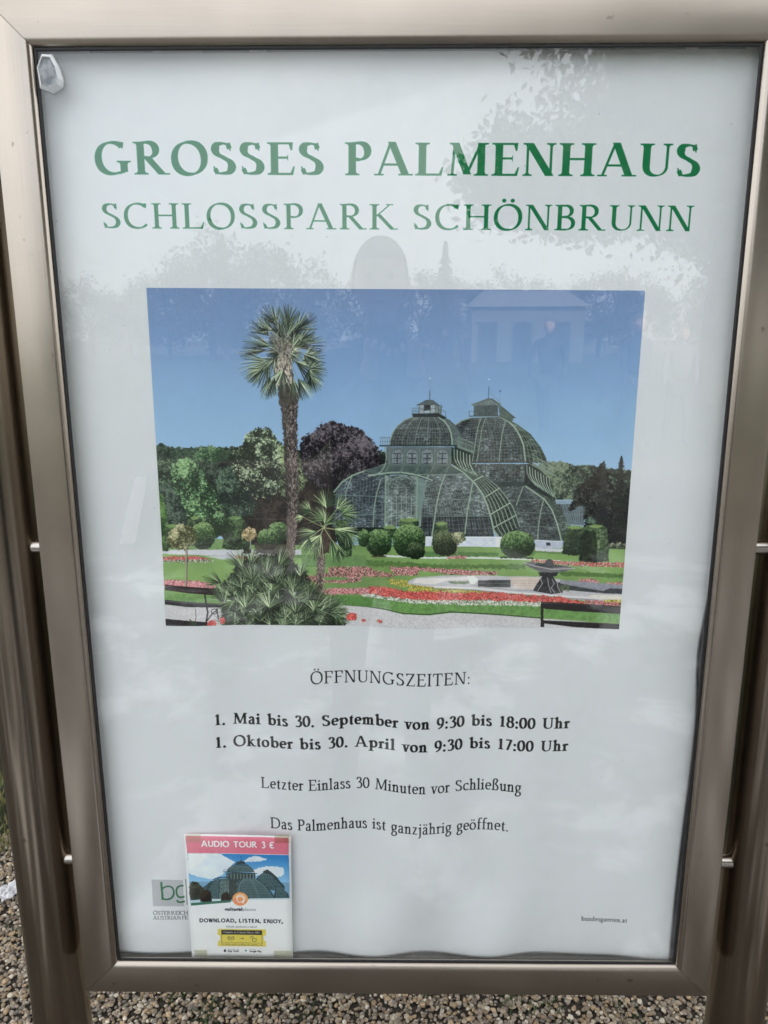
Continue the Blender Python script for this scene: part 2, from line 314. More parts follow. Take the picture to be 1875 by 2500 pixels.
class Art:
    """Canvas that is addressed in the photograph's own coordinates, squared up by a homography."""
    def __init__(s, W, H, quad):
        s.W, s.H = W, H; s.im = np.zeros((H, W, 3)); s.Hm = _hom(quad, [(0, 0), (W, 0), (0, H), (W, H)])
        s.o = (0., 0., 1.); s.rng = np.random.RandomState(5)
        s.n1 = _noise(H, W, 40, 1); s.n2 = _noise(H, W, 9, 2, 3); s.n3 = _noise(H, W, 4, 3, 2); s.nb = _noise(H, W, 120, 4, 5); s.gz = _noise(H, W, 7, 12, 3, .35)
        s.sc = W/(quad[1][0]-quad[0][0])*0.99
    def frame(s, ox, oy, k): s.o = (ox, oy, k)
    def T(s, pts):
        p = np.array(pts, float).reshape(-1, 2)/s.o[2]+np.array(s.o[:2]); q = np.c_[p, np.ones(len(p))]@s.Hm.T
        return q[:, :2]/q[:, 2:]
    def px(s, w): return w/s.o[2]*s.sc
    def region(s, pts, rough=0.0, raw=False):
        """(slices, mask) of a polygon; rough distorts the outline by noise"""
        P = np.array(pts, float) if raw else s.T(pts); r = int(rough)+2
        x0, x1 = max(int(P[:, 0].min())-r, 0), min(int(P[:, 0].max())+r+1, s.W); y0, y1 = max(int(P[:, 1].min())-r, 0), min(int(P[:, 1].max())+r+1, s.H)
        if x1 <= x0 or y1 <= y0: return None, None
        X, Y = np.meshgrid(np.arange(x0, x1)+.5, np.arange(y0, y1)+.5); sl = (slice(y0, y1), slice(x0, x1))
        if rough:
            X = X+(s.n2[sl]-.5)*2*rough+(s.n3[sl]-.5)*rough; Y = Y+(s.n2[::-1, ::-1][sl]-.5)*2*rough+(s.n3[::-1][sl]-.5)*rough
        ins = np.zeros(X.shape, bool); n = len(P)
        for i in range(n):
            xa, ya = P[i]; xb, yb = P[(i+1) % n]
            if ya == yb: continue
            ins ^= ((ya > Y) != (yb > Y)) & (X < (xb-xa)*(Y-ya)/(yb-ya)+xa)
        return sl, ins
    def poly(s, pts, col, rough=0.0, al=1.0, var=0.0, nz=None):
        sl, m = s.region(pts, rough)
        if sl is None: return
        c = np.array(col, float)/255.
        c = c[None, None]*(1+var*((s.n2 if nz is None else nz)[sl]-.5)[..., None]*2) if var else c
        a = m[..., None]*al; s.im[sl] = s.im[sl]*(1-a)+c*a
    def grad(s, pts, c0, c1, rough=0.0, var=0.0):
        sl, m = s.region(pts, rough)
        if sl is None: return
        t = np.linspace(0, 1, m.shape[0])[:, None, None]; c = (np.array(c0)*(1-t)+np.array(c1)*t)/255.
        c = c*(1+var*(s.n2[sl]-.5)[..., None]*2); s.im[sl] = np.where(m[..., None], c, s.im[sl])
    def leafy(s, pts, dark, mid, light, rough=6, nz=None, sun=(-.3, -1), dabs=0, dab=2.2, thr=.5, k=9., raw=False):
        """foliage: clumped light and dark, lit from the upper left, with single leaf dabs"""
        sl, m = s.region(pts, rough, raw)
        if sl is None: return
        h, w = m.shape; n = s.n3[sl]*.45+s.n2[sl]*.55
        big = s.n1[sl]; gy = np.linspace(-1, 1, h)[:, None]; gx = np.linspace(-1, 1, w)[None, :]
        v = (n-thr)*2.0+(big-.5)*1.7+(gx*sun[0]+gy*sun[1])*.22
        a = 1/(1+np.exp(-k*v)); b = 1/(1+np.exp(-k*(v-.28)))
        D, M, L = [np.array(c, float)/255. for c in (dark, mid, light)]
        c = D+(M-D)*a[..., None]+(L-M)*b[..., None]
        c = c*(.9+.25*(s.n3[::-1][sl]-.5)[..., None]*2)
        s.im[sl] = np.where(m[..., None], c, s.im[sl])
        if dabs:
            ys, xs = np.nonzero(m); idx = s.rng.randint(0, len(ys), dabs)
            for i in idx:
                y, x = ys[i], xs[i]; q = v[y, x]+s.rng.randn()*.25
                col = (L if q > .28 else M if q > 0 else D)*(0.85+.4*s.rng.rand())
                s.dab(x+sl[1].start, y+sl[0].start, dab*(.6+.8*s.rng.rand()), s.rng.rand()*3.14, col)
    def dab(s, x, y, r, a, col, asp=.5, al=.85):
        x0, x1 = max(int(x-r-1), 0), min(int(x+r+2), s.W); y0, y1 = max(int(y-r-1), 0), min(int(y+r+2), s.H)
        if x1 <= x0 or y1 <= y0: return
        X = np.arange(x0, x1)[None, :]-x; Y = np.arange(y0, y1)[:, None]-y; c, d = math.cos(a), math.sin(a)
        u = (X*c+Y*d)/r; v = (-X*d+Y*c)/(r*asp); m = np.clip(1.3-(u*u+v*v), 0, 1)[..., None]*al
        s.im[y0:y1, x0:x1] = s.im[y0:y1, x0:x1]*(1-m)+col*m
    def line(s, pts, w, col, al=1.0, w1=None, raw=False):
        P = np.array(pts, float) if raw else s.T(pts); c = np.array(col, float)/255.; W0 = w if raw else s.px(w); W1 = W0 if w1 is None else (w1 if raw else s.px(w1)); n = len(P)-1
        for i in range(n):
            (xa, ya), (xb, yb) = P[i], P[i+1]; wa = W0+(W1-W0)*i/n; wb = W0+(W1-W0)*(i+1)/n; r = max(wa, wb)/2+1.2
            x0, x1 = max(int(min(xa, xb)-r), 0), min(int(max(xa, xb)+r+1), s.W); y0, y1 = max(int(min(ya, yb)-r), 0), min(int(max(ya, yb)+r+1), s.H)
            if x1 <= x0 or y1 <= y0: continue
            X = np.arange(x0, x1)[None, :]+.5; Y = np.arange(y0, y1)[:, None]+.5; dx, dy = xb-xa, yb-ya; L = dx*dx+dy*dy+1e-9
            t = np.clip(((X-xa)*dx+(Y-ya)*dy)/L, 0, 1); d = np.hypot(X-xa-t*dx, Y-ya-t*dy)
            m = (np.clip((wa+(wb-wa)*t)/2-d+.5, 0, 1)*al)[..., None]; s.im[y0:y1, x0:x1] = s.im[y0:y1, x0:x1]*(1-m)+c*m
    def fan(s, x, y, ang, R, spread=2.4, n=26, cols=((52, 66, 56), (120, 140, 112), (182, 192, 158)), sq=1.0, w=3.2, droop=.15, tilt=0.0):
        """one palmate leaf: n tapered leaflets round a hub; sq flattens the leaf across its axis"""
        ca, sa = math.cos(ang), math.sin(ang); sp = np.linspace(-spread/2, spread/2, n)
        order = s.rng.permutation(n)
        for j in order:
            a = sp[j]+s.rng.randn()*.03; r = R*(1-.22*abs(sp[j])/(spread/2))*(.88+.18*s.rng.rand())
            u, v = math.cos(a)*r, math.sin(a)*r*sq
            ex, ey = x+u*ca-v*sa, y+u*sa+v*ca+droop*r*abs(math.cos(ang))*.5
            mx, my = x+(ex-x)*.55, y+(ey-y)*.55-droop*r*.18
            side = sp[j]*(1 if ca >= 0 else -1)
            k = s.rng.rand()*1.05+(.16 if side < 0 else -.16)+tilt-(.12 if j % 2 else -.05)
            c = cols[0] if k < .42 else cols[1] if k < .8 else cols[2]
            s.line([(x, y), (mx, my), (ex, ey)], w, np.array(c)*(.85+.3*s.rng.rand()), w1=w*.18)
    def grid(s, left, right, nu, nv, col, w=1.6, al=.8, n=16, wv=None):
        """ribs between two curved edges (nu of them) and nv cross bars"""
        Lc, Rc = [np.array(resample(c, n)) for c in (left, right)]
        for i in range(1, nu):
            s.line(Lc+(Rc-Lc)*i/nu, w, col, al)
        for j in range(nv+1):
            t = j/nv*(n-1); a = int(t); f = t-a; b = min(a+1, n-1); s.line([Lc[a]*(1-f)+Lc[b]*f, Rc[a]*(1-f)+Rc[b]*f], wv or w, col, al)

def resample(c, n):
    c = np.array(c, float); d = np.r_[0, np.cumsum(np.hypot(*np.diff(c, axis=0).T))]; t = np.linspace(0, d[-1], n)
    return np.c_[np.interp(t, d, c[:, 0]), np.interp(t, d, c[:, 1])]

def ell(cx, cy, rx, ry, n=26, sq=1.0):
    a = np.linspace(0, 2*np.pi, n, endpoint=False); c, d = np.cos(a), np.sin(a)
    return np.c_[cx+rx*np.sign(c)*np.abs(c)**sq, cy+ry*np.sign(d)*np.abs(d)**sq]

def paint_garden(W, H):
    A = Art(W, H, [(356, 702), (1572, 710), (408, 1526), (1514, 1535)]); R = A.rng
    FULL = (0, 0, 1.); CA = (340, 980, 2.765); CB = (900, 900, 2.765); CP = (540, 720, 5.53)
    # sky
    y = np.linspace(0, 1, H)[:, None, None]; st = np.array([[96, 124, 166], [104, 138, 180], [118, 156, 194], [130, 168, 202], [134, 172, 204]])/255.
    k = np.clip(y[:, 0, 0]/.62*4, 0, 3.999); i = k.astype(int); f = (k-i)[:, None]; A.im[:] = (st[i]*(1-f)+st[i+1]*f)[:, None, :]
    A.im *= 1+.05*(A.nb[..., None]-.5)
    # far woods
    A.frame(*CA)
    A.leafy([(90, 300), (150, 288), (230, 310), (330, 318), (420, 300), (500, 305), (600, 308), (660, 300), (900, 330), (1700, 340), (1700, 900), (90, 900)], (22, 32, 30), (40, 56, 48), (72, 92, 74), 7, dabs=2500)
    A.leafy(ell(480, 360, 110, 60), (36, 58, 42), (66, 96, 66), (104, 134, 92), 8, dabs=500)
    A.frame(*CB)
    A.leafy([(1150, 640), (1210, 628), (1310, 622), (1400, 655), (1500, 648), (1600, 670), (1800, 690), (1800, 1000), (1150, 1000)], (34, 46, 40), (72, 92, 74), (118, 134, 106), 6, dabs=2200)
    A.leafy([(0, 540), (90, 545), (130, 600), (130, 700), (0, 700)], (20, 30, 28), (40, 52, 46), (60, 78, 62), 6, dabs=200)
    # dark understory behind the palm
    A.frame(*CA)
    A.poly([(560, 520), (1340, 520), (1340, 1000), (560, 1000)], (38, 34, 30), 10, var=.35)
    A.leafy([(680, 600), (1300, 600), (1300, 960), (700, 960)], (26, 24, 22), (46, 40, 36), (66, 56, 50), 8, dabs=500)
    A.line([(740, 792), (1200, 800)], 5, (96, 88, 86), .5)
    # crowns
    A.leafy([(100, 400), (230, 385), (300, 480), (260, 640), (150, 700), (100, 700)], (26, 40, 34), (52, 74, 56), (92, 116, 86), 8, dabs=900)
    A.leafy([(210, 500), (225, 420), (280, 385), (360, 400), (410, 440), (450, 520), (505, 590), (545, 680), (580, 780), (585, 880), (520, 930), (420, 900), (330, 780), (260, 640)], (28, 48, 32), (66, 104, 64), (128, 164, 108), 9, dabs=3400, dab=3)
    A.leafy([(520, 560), (545, 450), (600, 425), (680, 440), (715, 520), (745, 620), (800, 690), (760, 780), (600, 800), (560, 700)], (24, 38, 34), (52, 76, 60), (92, 118, 92), 8, dabs=1800)
    A.leafy([(630, 470), (640, 330), (700, 290), (715, 225), (790, 182), (880, 182), (920, 240), (970, 300), (1000, 420), (980, 560), (900, 650), (800, 660), (720, 600)], (30, 36, 32), (84, 100, 78), (166, 180, 142), 9, dabs=3600, dab=3.2, thr=.53)
    A.leafy([(1040, 280), (1120, 420), (1140, 520), (1110, 600), (1040, 640), (960, 640), (950, 300)], (36, 44, 34), (96, 116, 78), (150, 166, 116), 8, dabs=900)
    A.leafy([(1080, 300), (1110, 240), (1200, 190), (1230, 150), (1300, 128), (1400, 155), (1500, 190), (1560, 250), (1610, 320), (1660, 440), (1500, 500), (1400, 560), (1320, 610), (1200, 600), (1110, 480)], (20, 18, 22), (46, 42, 48), (98, 88, 96), 9, dabs=4200, dab=3.2, thr=.52, sun=(.5, -.8))
    for _ in range(260):
        x, y_ = 1090+R.rand()*520, 190+R.rand()*300
        if (x-1350)**2/260**2+(y_-400)**2/240**2 < 1: A.line([(x, y_), (x+R.randn()*12, y_+14+R.rand()*16)], 3.2, (150, 134, 138), .55, w1=.6)
    A.leafy([(130, 560), (200, 570), (270, 640), (290, 760), (330, 820), (240, 850), (150, 830)], (26, 36, 34), (56, 74, 64), (90, 110, 92), 7, dabs=900)
    # lawns, paths
    A.frame(*FULL)
    A.poly([(380, 1330), (1560, 1330), (1560, 1560), (380, 1560)], (112, 146, 78), 0, var=.14, nz=A.nb)
    A.frame(*CA)
    A.poly([(150, 1004), (700, 1000), (1100, 1000), (1100, 1040), (700, 1060), (560, 1066), (440, 1060), (150, 1030)], (186, 186, 192), 2, var=.05)
    A.poly([(480, 930), (570, 930), (560, 1000), (470, 1000)], (108, 142, 82), 2, var=.08)
    A.poly([(440, 1046), (680, 1038), (680, 1046), (450, 1056)], (120, 128, 130), 2)
    A.poly([(1040, 1035), (1660, 1035), (1660, 1110), (1040, 1120)], (96, 132, 72), 1, var=.12)
    # ---------------- the glass house
    G = (66, 84, 74); GL = (128, 148, 130); GH = (158, 176, 156); DK = (26, 34, 40)
    def glass(pts, c=(64, 72, 77), v=.3):
        g_ = sum(c)/3; c = [(g_+(q-g_)*.45)*m_ for q, m_ in zip(c, (1.04, 1.10, 1.04))]
        A.poly(pts, c, 0, var=v, nz=A.n3); sl, m = A.region(pts)
        if sl is None: return
        n = A.gz[sl]; big = A.n1[sl]; k_ = np.clip((n-.5)*3.2+(big-.5)*2.6, -.7, 1.2)[..., None]
        A.im[sl] = np.where(m[..., None], np.clip(A.im[sl]*(1.12+.5*k_)+np.clip(k_-.75, 0, 1)*.3, 0, 1), A.im[sl])
    A.frame(*CB)
    # rear house: lower dome, side and front
    rs = [(1050, 775), (1110, 790), (1250, 880), (1330, 960), (1368, 1060), (1350, 1165)]; rl = [(1045, 780), (1120, 830), (1190, 880), (1240, 950), (1275, 1040), (1305, 1155)]
    glass(rl+rs[::-1], (50, 62, 60)); A.grid(rl, rs, 5, 7, G, 3, .95); A.grid(rl, rs, 1, 3, GL, 4, .8)
    fr = [(860, 768), (1045, 772), (1120, 830), (1190, 880), (1240, 950), (1275, 1040), (1300, 1160), (1020, 1150), (980, 950)]
    glass(fr, (50, 58, 66)); A.grid([(870, 770), (860, 850), (850, 1000), (850, 1150)], rl, 14, 12, (98, 110, 108), 2.0, .75)
    for c in ([(1050, 780), (1020, 860), (1000, 920)], [(1186, 870), (1165, 960), (1150, 1060), (1145, 1150)]): A.line(c, 8, GL)
    A.line([(1000, 965), (1240, 975)], 4, (104, 122, 116)); A.line([(1010, 1060), (1290, 1068)], 4, (104, 122, 116)); A.line([(900, 890), (1190, 880)], 4, (104, 122, 116)); A.line(rl, 11, GL); A.line(rl, 4, GH, .7); A.line(rs, 5, G)
    # rear drum
    glass([(690, 640), (1052, 640), (1046, 776), (760, 776)], (58, 66, 74))
    for x in (700, 790, 885, 968, 1046): A.line([(x, 640), (x-2, 776)], 8, G)
    for x in (745, 838, 926, 1008):
        A.grid([(x-34, 655), (x-34, 765)], [(x+34, 655), (x+34, 765)], 3, 4, DK, 2.4, .9); A.line([(x-38, 680), (x-30, 655), (x, 646), (x+30, 655), (x+38, 680)], 4, G)
    A.poly([(700, 762), (1050, 762), (1060, 790), (720, 800)], (50, 62, 60), 0, var=.2)
    A.poly([(1052, 640), (1110, 640), (1220, 740), (1240, 880), (1050, 776)], (40, 50, 50), 0, var=.4)
    for i in range(9):
        x = 1068+i*19; y0 = 650+i*11
        A.line([(x, y0), (x+4, y0+50), (x+22, y0+90), (x+62-i*2, y0+135)], 6, GL if i % 2 == 0 else GH); A.line([(x+8, y0+4), (x+12, y0+52), (x+34, y0+98)], 4, (36, 46, 46))
    # rear upper dome
    ul = [(690, 330), (630, 348), (585, 378), (560, 420)]; ur = [(890, 322), (945, 355), (985, 395), (1020, 450), (1045, 510), (1060, 628)]
    us = [(890, 320), (1000, 375), (1090, 440), (1160, 530), (1195, 600), (1205, 640)]
    glass(ur+us[::-1]+[(1110, 640)], (44, 54, 54)); A.grid(ur, us+[(1205, 690)], 5, 8, GL, 3.2, .85)
    glass(ul+[(600, 628)]+ur[::-1], (46, 50, 62)); A.grid([(690, 330), (640, 400), (615, 500), (600, 628)], ur, 20, 17, (124, 136, 134), 2.0, .75)
    A.grid([(700, 330), (660, 400), (640, 500), (640, 628)], ur, 4, 4, (98, 114, 108), 3, .8)
    A.line(ul, 8, GL); A.line(ur, 12, GL); A.line(ur, 4, GH, .8); A.line(us, 6, G); A.line([(925, 340), (900, 440), (888, 540), (882, 628)], 7, GL)
    for dx in (0, 30): A.line([(765+dx, 312), (735+dx, 400), (718+dx, 520), (695+dx, 660)], 6, GL)
    for t in range(16): A.line([(760-t*4, 330+t*20), (790-t*4, 330+t*20)], 2, G)
    A.line([(700, 630), (1062, 628), (1110, 640)], 9, (40, 52, 48)); A.poly([(1105, 632), (1250, 708), (1255, 728), (1105, 652)], (104, 124, 108))
    A.line([(1110, 578), (1250, 668)], 4, GL); A.line([(1110, 604), (1252, 692)], 3, GL)
    for i in range(16): A.line([(1110+i*9.4, 578+i*6), (1110+i*9.4, 640+i*5.4)], 2.2, GL)
    # rear lantern
    A.poly([(708, 238), (872, 236), (872, 314), (708, 318)], (66, 76, 84), 0, var=.3); A.grid([(708, 240), (708, 316)], [(872, 236), (872, 314)], 7, 3, G, 3.4, 1)
    A.poly([(872, 238), (975, 330), (968, 362), (884, 318)], (84, 98, 92), 0, var=.3); A.grid([(872, 240), (884, 318)], [(978, 330), (968, 362)], 8, 2, G, 3.4, 1)
    A.poly([(688, 240), (800, 198), (830, 200), (895, 236), (880, 244), (700, 248)], (104, 116, 116), 0, var=.2); A.poly([(820, 198), (835, 200), (992, 330), (975, 334), (880, 242)], (66, 78, 76), 0, var=.3)
    for i in range(7): A.line([(805+i*3, 200), (700+i*30, 244)], 2, (54, 64, 66))
    A.line([(806, 200), (810, 120)], 3, (40, 50, 56)); A.line([(820, 160), (890, 228)], 2, (88, 100, 104), .7); A.line([(884, 150), (884, 225)], 2, (80, 95, 110), .7); A.poly([(880, 146), (896, 150), (882, 154)], (30, 38, 50)); A.dab(*A.T([(810, 70)])[0], 2.5, 0, np.array([.8, .85, .9]), 1)
    A.line([(680, 318), (885, 316), (985, 372)], 6, (56, 70, 64)); A.line([(678, 280), (678, 318)], 3, G); A.line([(678, 284), (710, 286)], 2, G)
    # pavilion far right
    A.poly([(1290, 905), (1460, 905), (1455, 1055), (1350, 1045)], (84, 98, 104), 0, var=.2); A.grid([(1290, 905), (1340, 1050)], [(1460, 905), (1455, 1055)], 9, 2, (122, 140, 146), 3, .8)
    A.poly([(1262, 882), (1498, 880), (1498, 915), (1268, 910)], (128, 152, 170), 0, var=.1); A.line([(1262, 884), (1498, 882)], 4, (170, 190, 200))
    # front house: lower dome side then front
    fs = [(620, 650), (720, 690), (800, 738), (870, 790), (930, 860), (975, 930), (1008, 1010), (1025, 1095)]
    fl = [(575, 655), (650, 705), (720, 770), (770, 840), (805, 920), (832, 1010), (850, 1090), (885, 1135)]
    glass(fl+[(1010, 1130)]+fs[::-1], (40, 52, 50), .4)
    A.poly([(905, 1130), (1020, 1095), (1010, 1135)], (50, 60, 56))
    fse = fs[:-1]+[(1022, 1060)]
    for q in np.linspace(0, 1, 7): A.line(resample(fl, 18)*(1-q)+resample(fse, 18)*q, 8 if q in (0, 1) else 7, GL)
    for q in np.linspace(.08, .92, 6): A.line(resample(fl, 18)*(1-q)+resample(fse, 18)*q+np.array([7, 0]), 4, (34, 44, 42), .9)
    for q in (.3, .52, .72, .88):
        a, b = resample(fl, 40)[int(q*39)], resample(fse, 40)[int(q*39)]; A.line([a, b], 9, GH); A.line([a+[0, 8], b+[0, 8]], 4, (44, 56, 50))
    for q in np.linspace(.05, .97, 22):
        a, b = resample(fl, 40)[int(q*39)], resample(fse, 40)[int(q*39)]; A.line([a, b], 2, (112, 132, 116), .8)
    front = [(345, 715), (400, 690), (560, 655), (650, 705), (720, 770), (770, 840), (805, 920), (832, 1010), (850, 1128), (345, 1128)]
    glass(front, (64, 72, 80), .35)
    A.poly([(345, 980), (828, 990), (850, 1128), (345, 1128)], (30, 34, 40), 0, al=.6, var=.3)
    A.grid([(360, 715), (352, 850), (345, 1000), (345, 1128)], fl, 26, 17, (136, 150, 146), 2.0, .75)
    for yy, x1 in ((712, 640), (880, 790), (992, 828)): A.line([(350, yy), (x1, yy+2)], 6, (108, 128, 120))
    A.grid([(350, 998), (345, 1125)], [(828, 998), (850, 1128)], 14, 1, (22, 28, 32), 4, .7)
    for c in ([(435, 650), (410, 700), (385, 780), (360, 900), (352, 1060)], [(550, 640), (522, 700), (490, 790), (465, 900), (448, 1020), (432, 1128)], [(705, 765), (690, 850), (670, 960), (655, 1110)]): A.line(c, 10, GL); A.line(c, 3, GH, .7)
    A.line(fl, 14, GL); A.line(fl, 4, GH, .9)
    # left wing of the front house
    wing = [(-215, 805), (-175, 760), (-110, 720), (-60, 705), (60, 700), (118, 690), (118, 1070), (-240, 1070)]
    glass(wing, (44, 56, 74), .4); A.grid([(-215, 805), (-235, 900), (-240, 1065)], [(118, 700), (118, 860), (118, 1065)], 16, 12, (120, 136, 142), 2.0, .7)
    A.line([(-230, 830), (-175, 762), (-110, 720), (-30, 690), (40, 672), (120, 640)], 12, GL); A.line([(-230, 850), (118, 862)], 5, (100, 124, 124)); A.line([(-235, 980), (118, 985)], 5, (100, 124, 124))
    A.line([(88, 740), (60, 830), (42, 930), (35, 1065)], 8, GL); A.line([(-110, 724), (-150, 830), (-165, 1060)], 7, GL)
    A.poly([(-30, 690), (120, 640), (540, 640), (640, 700), (430, 712), (350, 716), (60, 712)], (70, 86, 82), 0, var=.25)
    A.line([(0, 712), (640, 712)], 5, GL, .8)
    # portal
    glass([(120, 720), (355, 712), (345, 1062), (112, 1062)], (84, 94, 100), .2)
    A.poly([(330, 740), (395, 760), (345, 1060), (330, 1060)], (108, 128, 122), 0, var=.12)
    for x in (118, 330): A.line([(x, 720), (x-2, 1060)], 11, GL)
    A.line([(135, 1060), (135, 800), (160, 748), (225, 722), (290, 745), (318, 800), (318, 1060)], 7, (112, 130, 122)); A.line([(160, 830), (175, 790), (225, 765), (275, 785), (295, 830)], 4, (52, 66, 62))
    for k_ in range(7):
        a = math.pi*(k_+.5)/7; A.line(ell(226+math.cos(a)*72, 806-math.sin(a)*58, 15, 14, 12).tolist()+[[226+math.cos(a)*72+15, 806-math.sin(a)*58]], 3, (56, 70, 66))
    for x in (160, 192, 225, 258, 292): A.line([(x, 860 if x in (160, 292) else 850), (x, 1060)], 4, (150, 166, 160))
    for x in (176, 208, 242, 275): A.line([(x, 862), (x, 1060)], 2, (120, 136, 134))
    for yy in (862, 905, 990): A.line([(138, yy), (316, yy)], 3, (140, 156, 150))
    A.line([(0, 722), (80, 706), (160, 698), (225, 697), (300, 708), (380, 732), (432, 750)], 10, (142, 160, 146)); A.line([(20, 730), (120, 712), (225, 708), (330, 722), (420, 752)], 5, (56, 70, 64))
    # front drum
    A.poly([(120, 525), (560, 525), (560, 645), (130, 645)], (92, 102, 108), 0, var=.15)
    for x in (197, 297, 397, 500):
        A.poly(ell(x, 592, 40, 50, sq=.5), (112, 122, 126), 0, var=.3, nz=A.n3); A.grid([(x-26, 570), (x-28, 638)], [(x+26, 570), (x+24, 638)], 2, 2, (30, 36, 42), 5, 1)
        A.line([(x-42, 640), (x-42, 572), (x-30, 548), (x, 538), (x+30, 548), (x+42, 572), (x+42, 640)], 5, (78, 92, 84)); A.grid([(x-42, 550), (x-42, 640)], [(x+42, 550), (x+42, 640)], 5, 4, (88, 98, 102), 1.6, .8)
    for x in (146, 247, 347, 449, 552): A.line([(x, 528), (x, 640), (x-28, 696)], 9, (96, 114, 102))
    A.line([(132, 650), (560, 650)], 10, (84, 100, 92))
    A.line([(110, 530), (122, 590), (118, 640), (90, 690), (40, 720)], 8, GL)
    A.poly([(560, 525), (690, 560), (700, 700), (610, 660), (560, 640)], (40, 50, 50), 0, var=.3)
    for i in range(6):
        x = 578+i*21; y0 = 540+i*8; A.line([(x, y0), (x+2, y0+60), (x+22, y0+105), (x+66-i*3, y0+140)], 7, GH if i % 2 else GL); A.line([(x+9, y0+6), (x+11, y0+58), (x+32, y0+108)], 4, (40, 50, 48)); A.line(ell(x+2, y0+100, 9, 10, 10), 3, (40, 50, 48))
    # front upper dome
    dl = [(300, 322), (245, 345), (195, 385), (165, 430), (148, 480), (145, 518)]; dr = [(468, 320), (510, 350), (540, 390), (556, 430), (563, 475), (565, 518)]
    ds = [(480, 318), (545, 345), (595, 390), (625, 440), (640, 480), (640, 518)]
    A.poly(dr+ds[::-1], (84, 96, 96), 0, var=.2); A.grid(dr, ds, 3, 6, (104, 118, 110), 2, .8)
    glass(dl+dr[::-1], (50, 56, 64)); A.grid(dl, dr, 22, 13, (132, 144, 140), 2.0, .75); A.grid(dl, dr, 5, 2, (134, 148, 142), 3.4, .8)
    A.line([(190, 430), (556, 430)], 5, (80, 94, 94)); A.line(dl, 7, GL); A.line(dr, 11, GL); A.line(dr, 4, GH, .8); A.line(ds, 5, G)
    A.line([(78, 518), (600, 516)], 10, (46, 60, 54)); A.poly([(598, 512), (712, 556), (712, 572), (598, 528)], (110, 130, 116))
    for i in range(6): A.line([(82+i*12, 460), (82+i*12, 516)], 2.4, (78, 94, 92))
    A.line([(80, 460), (148, 462)], 3, (78, 94, 92)); A.line([(80, 490), (148, 490)], 2, (78, 94, 92)); A.line([(600, 458), (712, 500)], 4, GL); A.line([(600, 484), (712, 528)], 3, GL)
    for i in range(14): A.line([(600+i*8.6, 458+i*3.3), (600+i*8.6, 516+i*3.8)], 2.4, GL)
    # front lantern
    A.poly([(342, 240), (450, 238), (450, 296), (342, 298)], (142, 152, 158), 0, var=.2); A.poly([(376, 242), (415, 242), (415, 280), (376, 280)], (36, 42, 48)); A.poly([(450, 238), (490, 262), (490, 312), (450, 296)], (112, 124, 124), 0, var=.2)
    for x in (342, 374, 417, 450, 470, 490): A.line([(x, 240), (x, 300)], 4, G)
    A.line([(342, 270), (450, 268), (490, 288)], 3, G); A.poly([(322, 243), (386, 210), (432, 208), (498, 258), (452, 242)], (84, 96, 98), 0, var=.2)
    for i in range(8): A.line([(390+i*6, 210), (330+i*20, 242)], 2, (50, 60, 62))
    A.line([(322, 243), (452, 240), (498, 258)], 4, (60, 72, 70)); A.line([(412, 208), (413, 148)], 4, (38, 46, 52)); A.line([(413, 148), (415, 70)], 1.6, (90, 110, 140), .8); A.dab(*A.T([(413, 62)])[0], 3, .5, np.array([.82, .87, .92]), .6)
    A.line([(294, 304), (470, 300), (522, 328)], 7, (48, 60, 56)); A.line([(294, 264), (342, 262)], 2, G); A.line([(294, 284), (344, 284)], 2, G); A.line([(480, 268), (520, 292), (520, 325)], 3, G)
    for i in range(5): A.line([(294+i*11, 264), (294+i*11, 302)], 2, G)
    A.poly([(294, 306), (470, 303), (520, 330), (505, 340), (470, 322), (300, 324)], (34, 42, 42))
    # plinths
    A.poly([(385, 1130), (905, 1132), (905, 1202), (385, 1196)], (190, 196, 208), 0, var=.08); A.line([(385, 1134), (905, 1136)], 5, (222, 226, 234)); A.poly([(865, 1138), (905, 1136), (905, 1202), (865, 1200)], (214, 218, 226))
    A.poly([(1128, 1152), (1312, 1162), (1312, 1216), (1128, 1206)], (168, 174, 190), 0, var=.08); A.poly([(1203, 1170), (1232, 1172), (1232, 1192), (1203, 1190)], (50, 52, 60)); A.line([(1128, 1154), (1312, 1164)], 5, (206, 210, 220))
    # conifers right
    A.leafy([(1345, 960), (1400, 830), (1440, 770), (1500, 730), (1550, 660), (1590, 622), (1615, 700), (1640, 760), (1660, 790), (1660, 1200), (1420, 1180), (1460, 1040), (1460, 920)], (16, 18, 20), (34, 38, 38), (78, 84, 78), 10, dabs=900, thr=.58)
    A.leafy([(1600, 800), (1900, 800), (1900, 1220), (1600, 1200)], (16, 18, 20), (32, 36, 36), (86, 88, 84), 12, dabs=800, thr=.58)
    A.frame(*FULL)
    for x, top, bot, wd in ((1474, 1127, 1330, 34), (1517, 1114, 1330, 40)):
        for i in range(60):
            t = i/59; yy = top+(bot-top)*t; ww = wd*(.08+.92*t)*(.7+.5*R.rand()); c = (26+R.randint(12), 30+R.randint(12), 30+R.randint(10))
            A.line([(x-ww*.9*(.5+.6*R.rand()), yy+2+R.rand()*7), (x, yy), (x+ww*.9*(.5+.6*R.rand()), yy+1+R.rand()*8)], 5.0, c, .95, w1=2.4)
            for _ in range(5): A.dab(*A.T([(x+(R.rand()*2-1)*ww, yy+R.rand()*8)])[0], 2.4, R.rand()*3, np.array([(.12, .13, .13), (.34, .36, .34), (.2, .22, .2)][R.randint(3)]), .6, .8)
    A.frame(*CB)
    for i in range(7): A.fan(1500, 1040, -2.6+i*.42, 55, 1.2, 8, ((40, 60, 50), (90, 120, 100), (130, 160, 130)), w=4)
    A.leafy([(1600, 1180), (1700, 1170), (1800, 1180), (1800, 1240), (1600, 1240)], (50, 60, 48), (96, 108, 84), (160, 158, 140), 5, dabs=100)
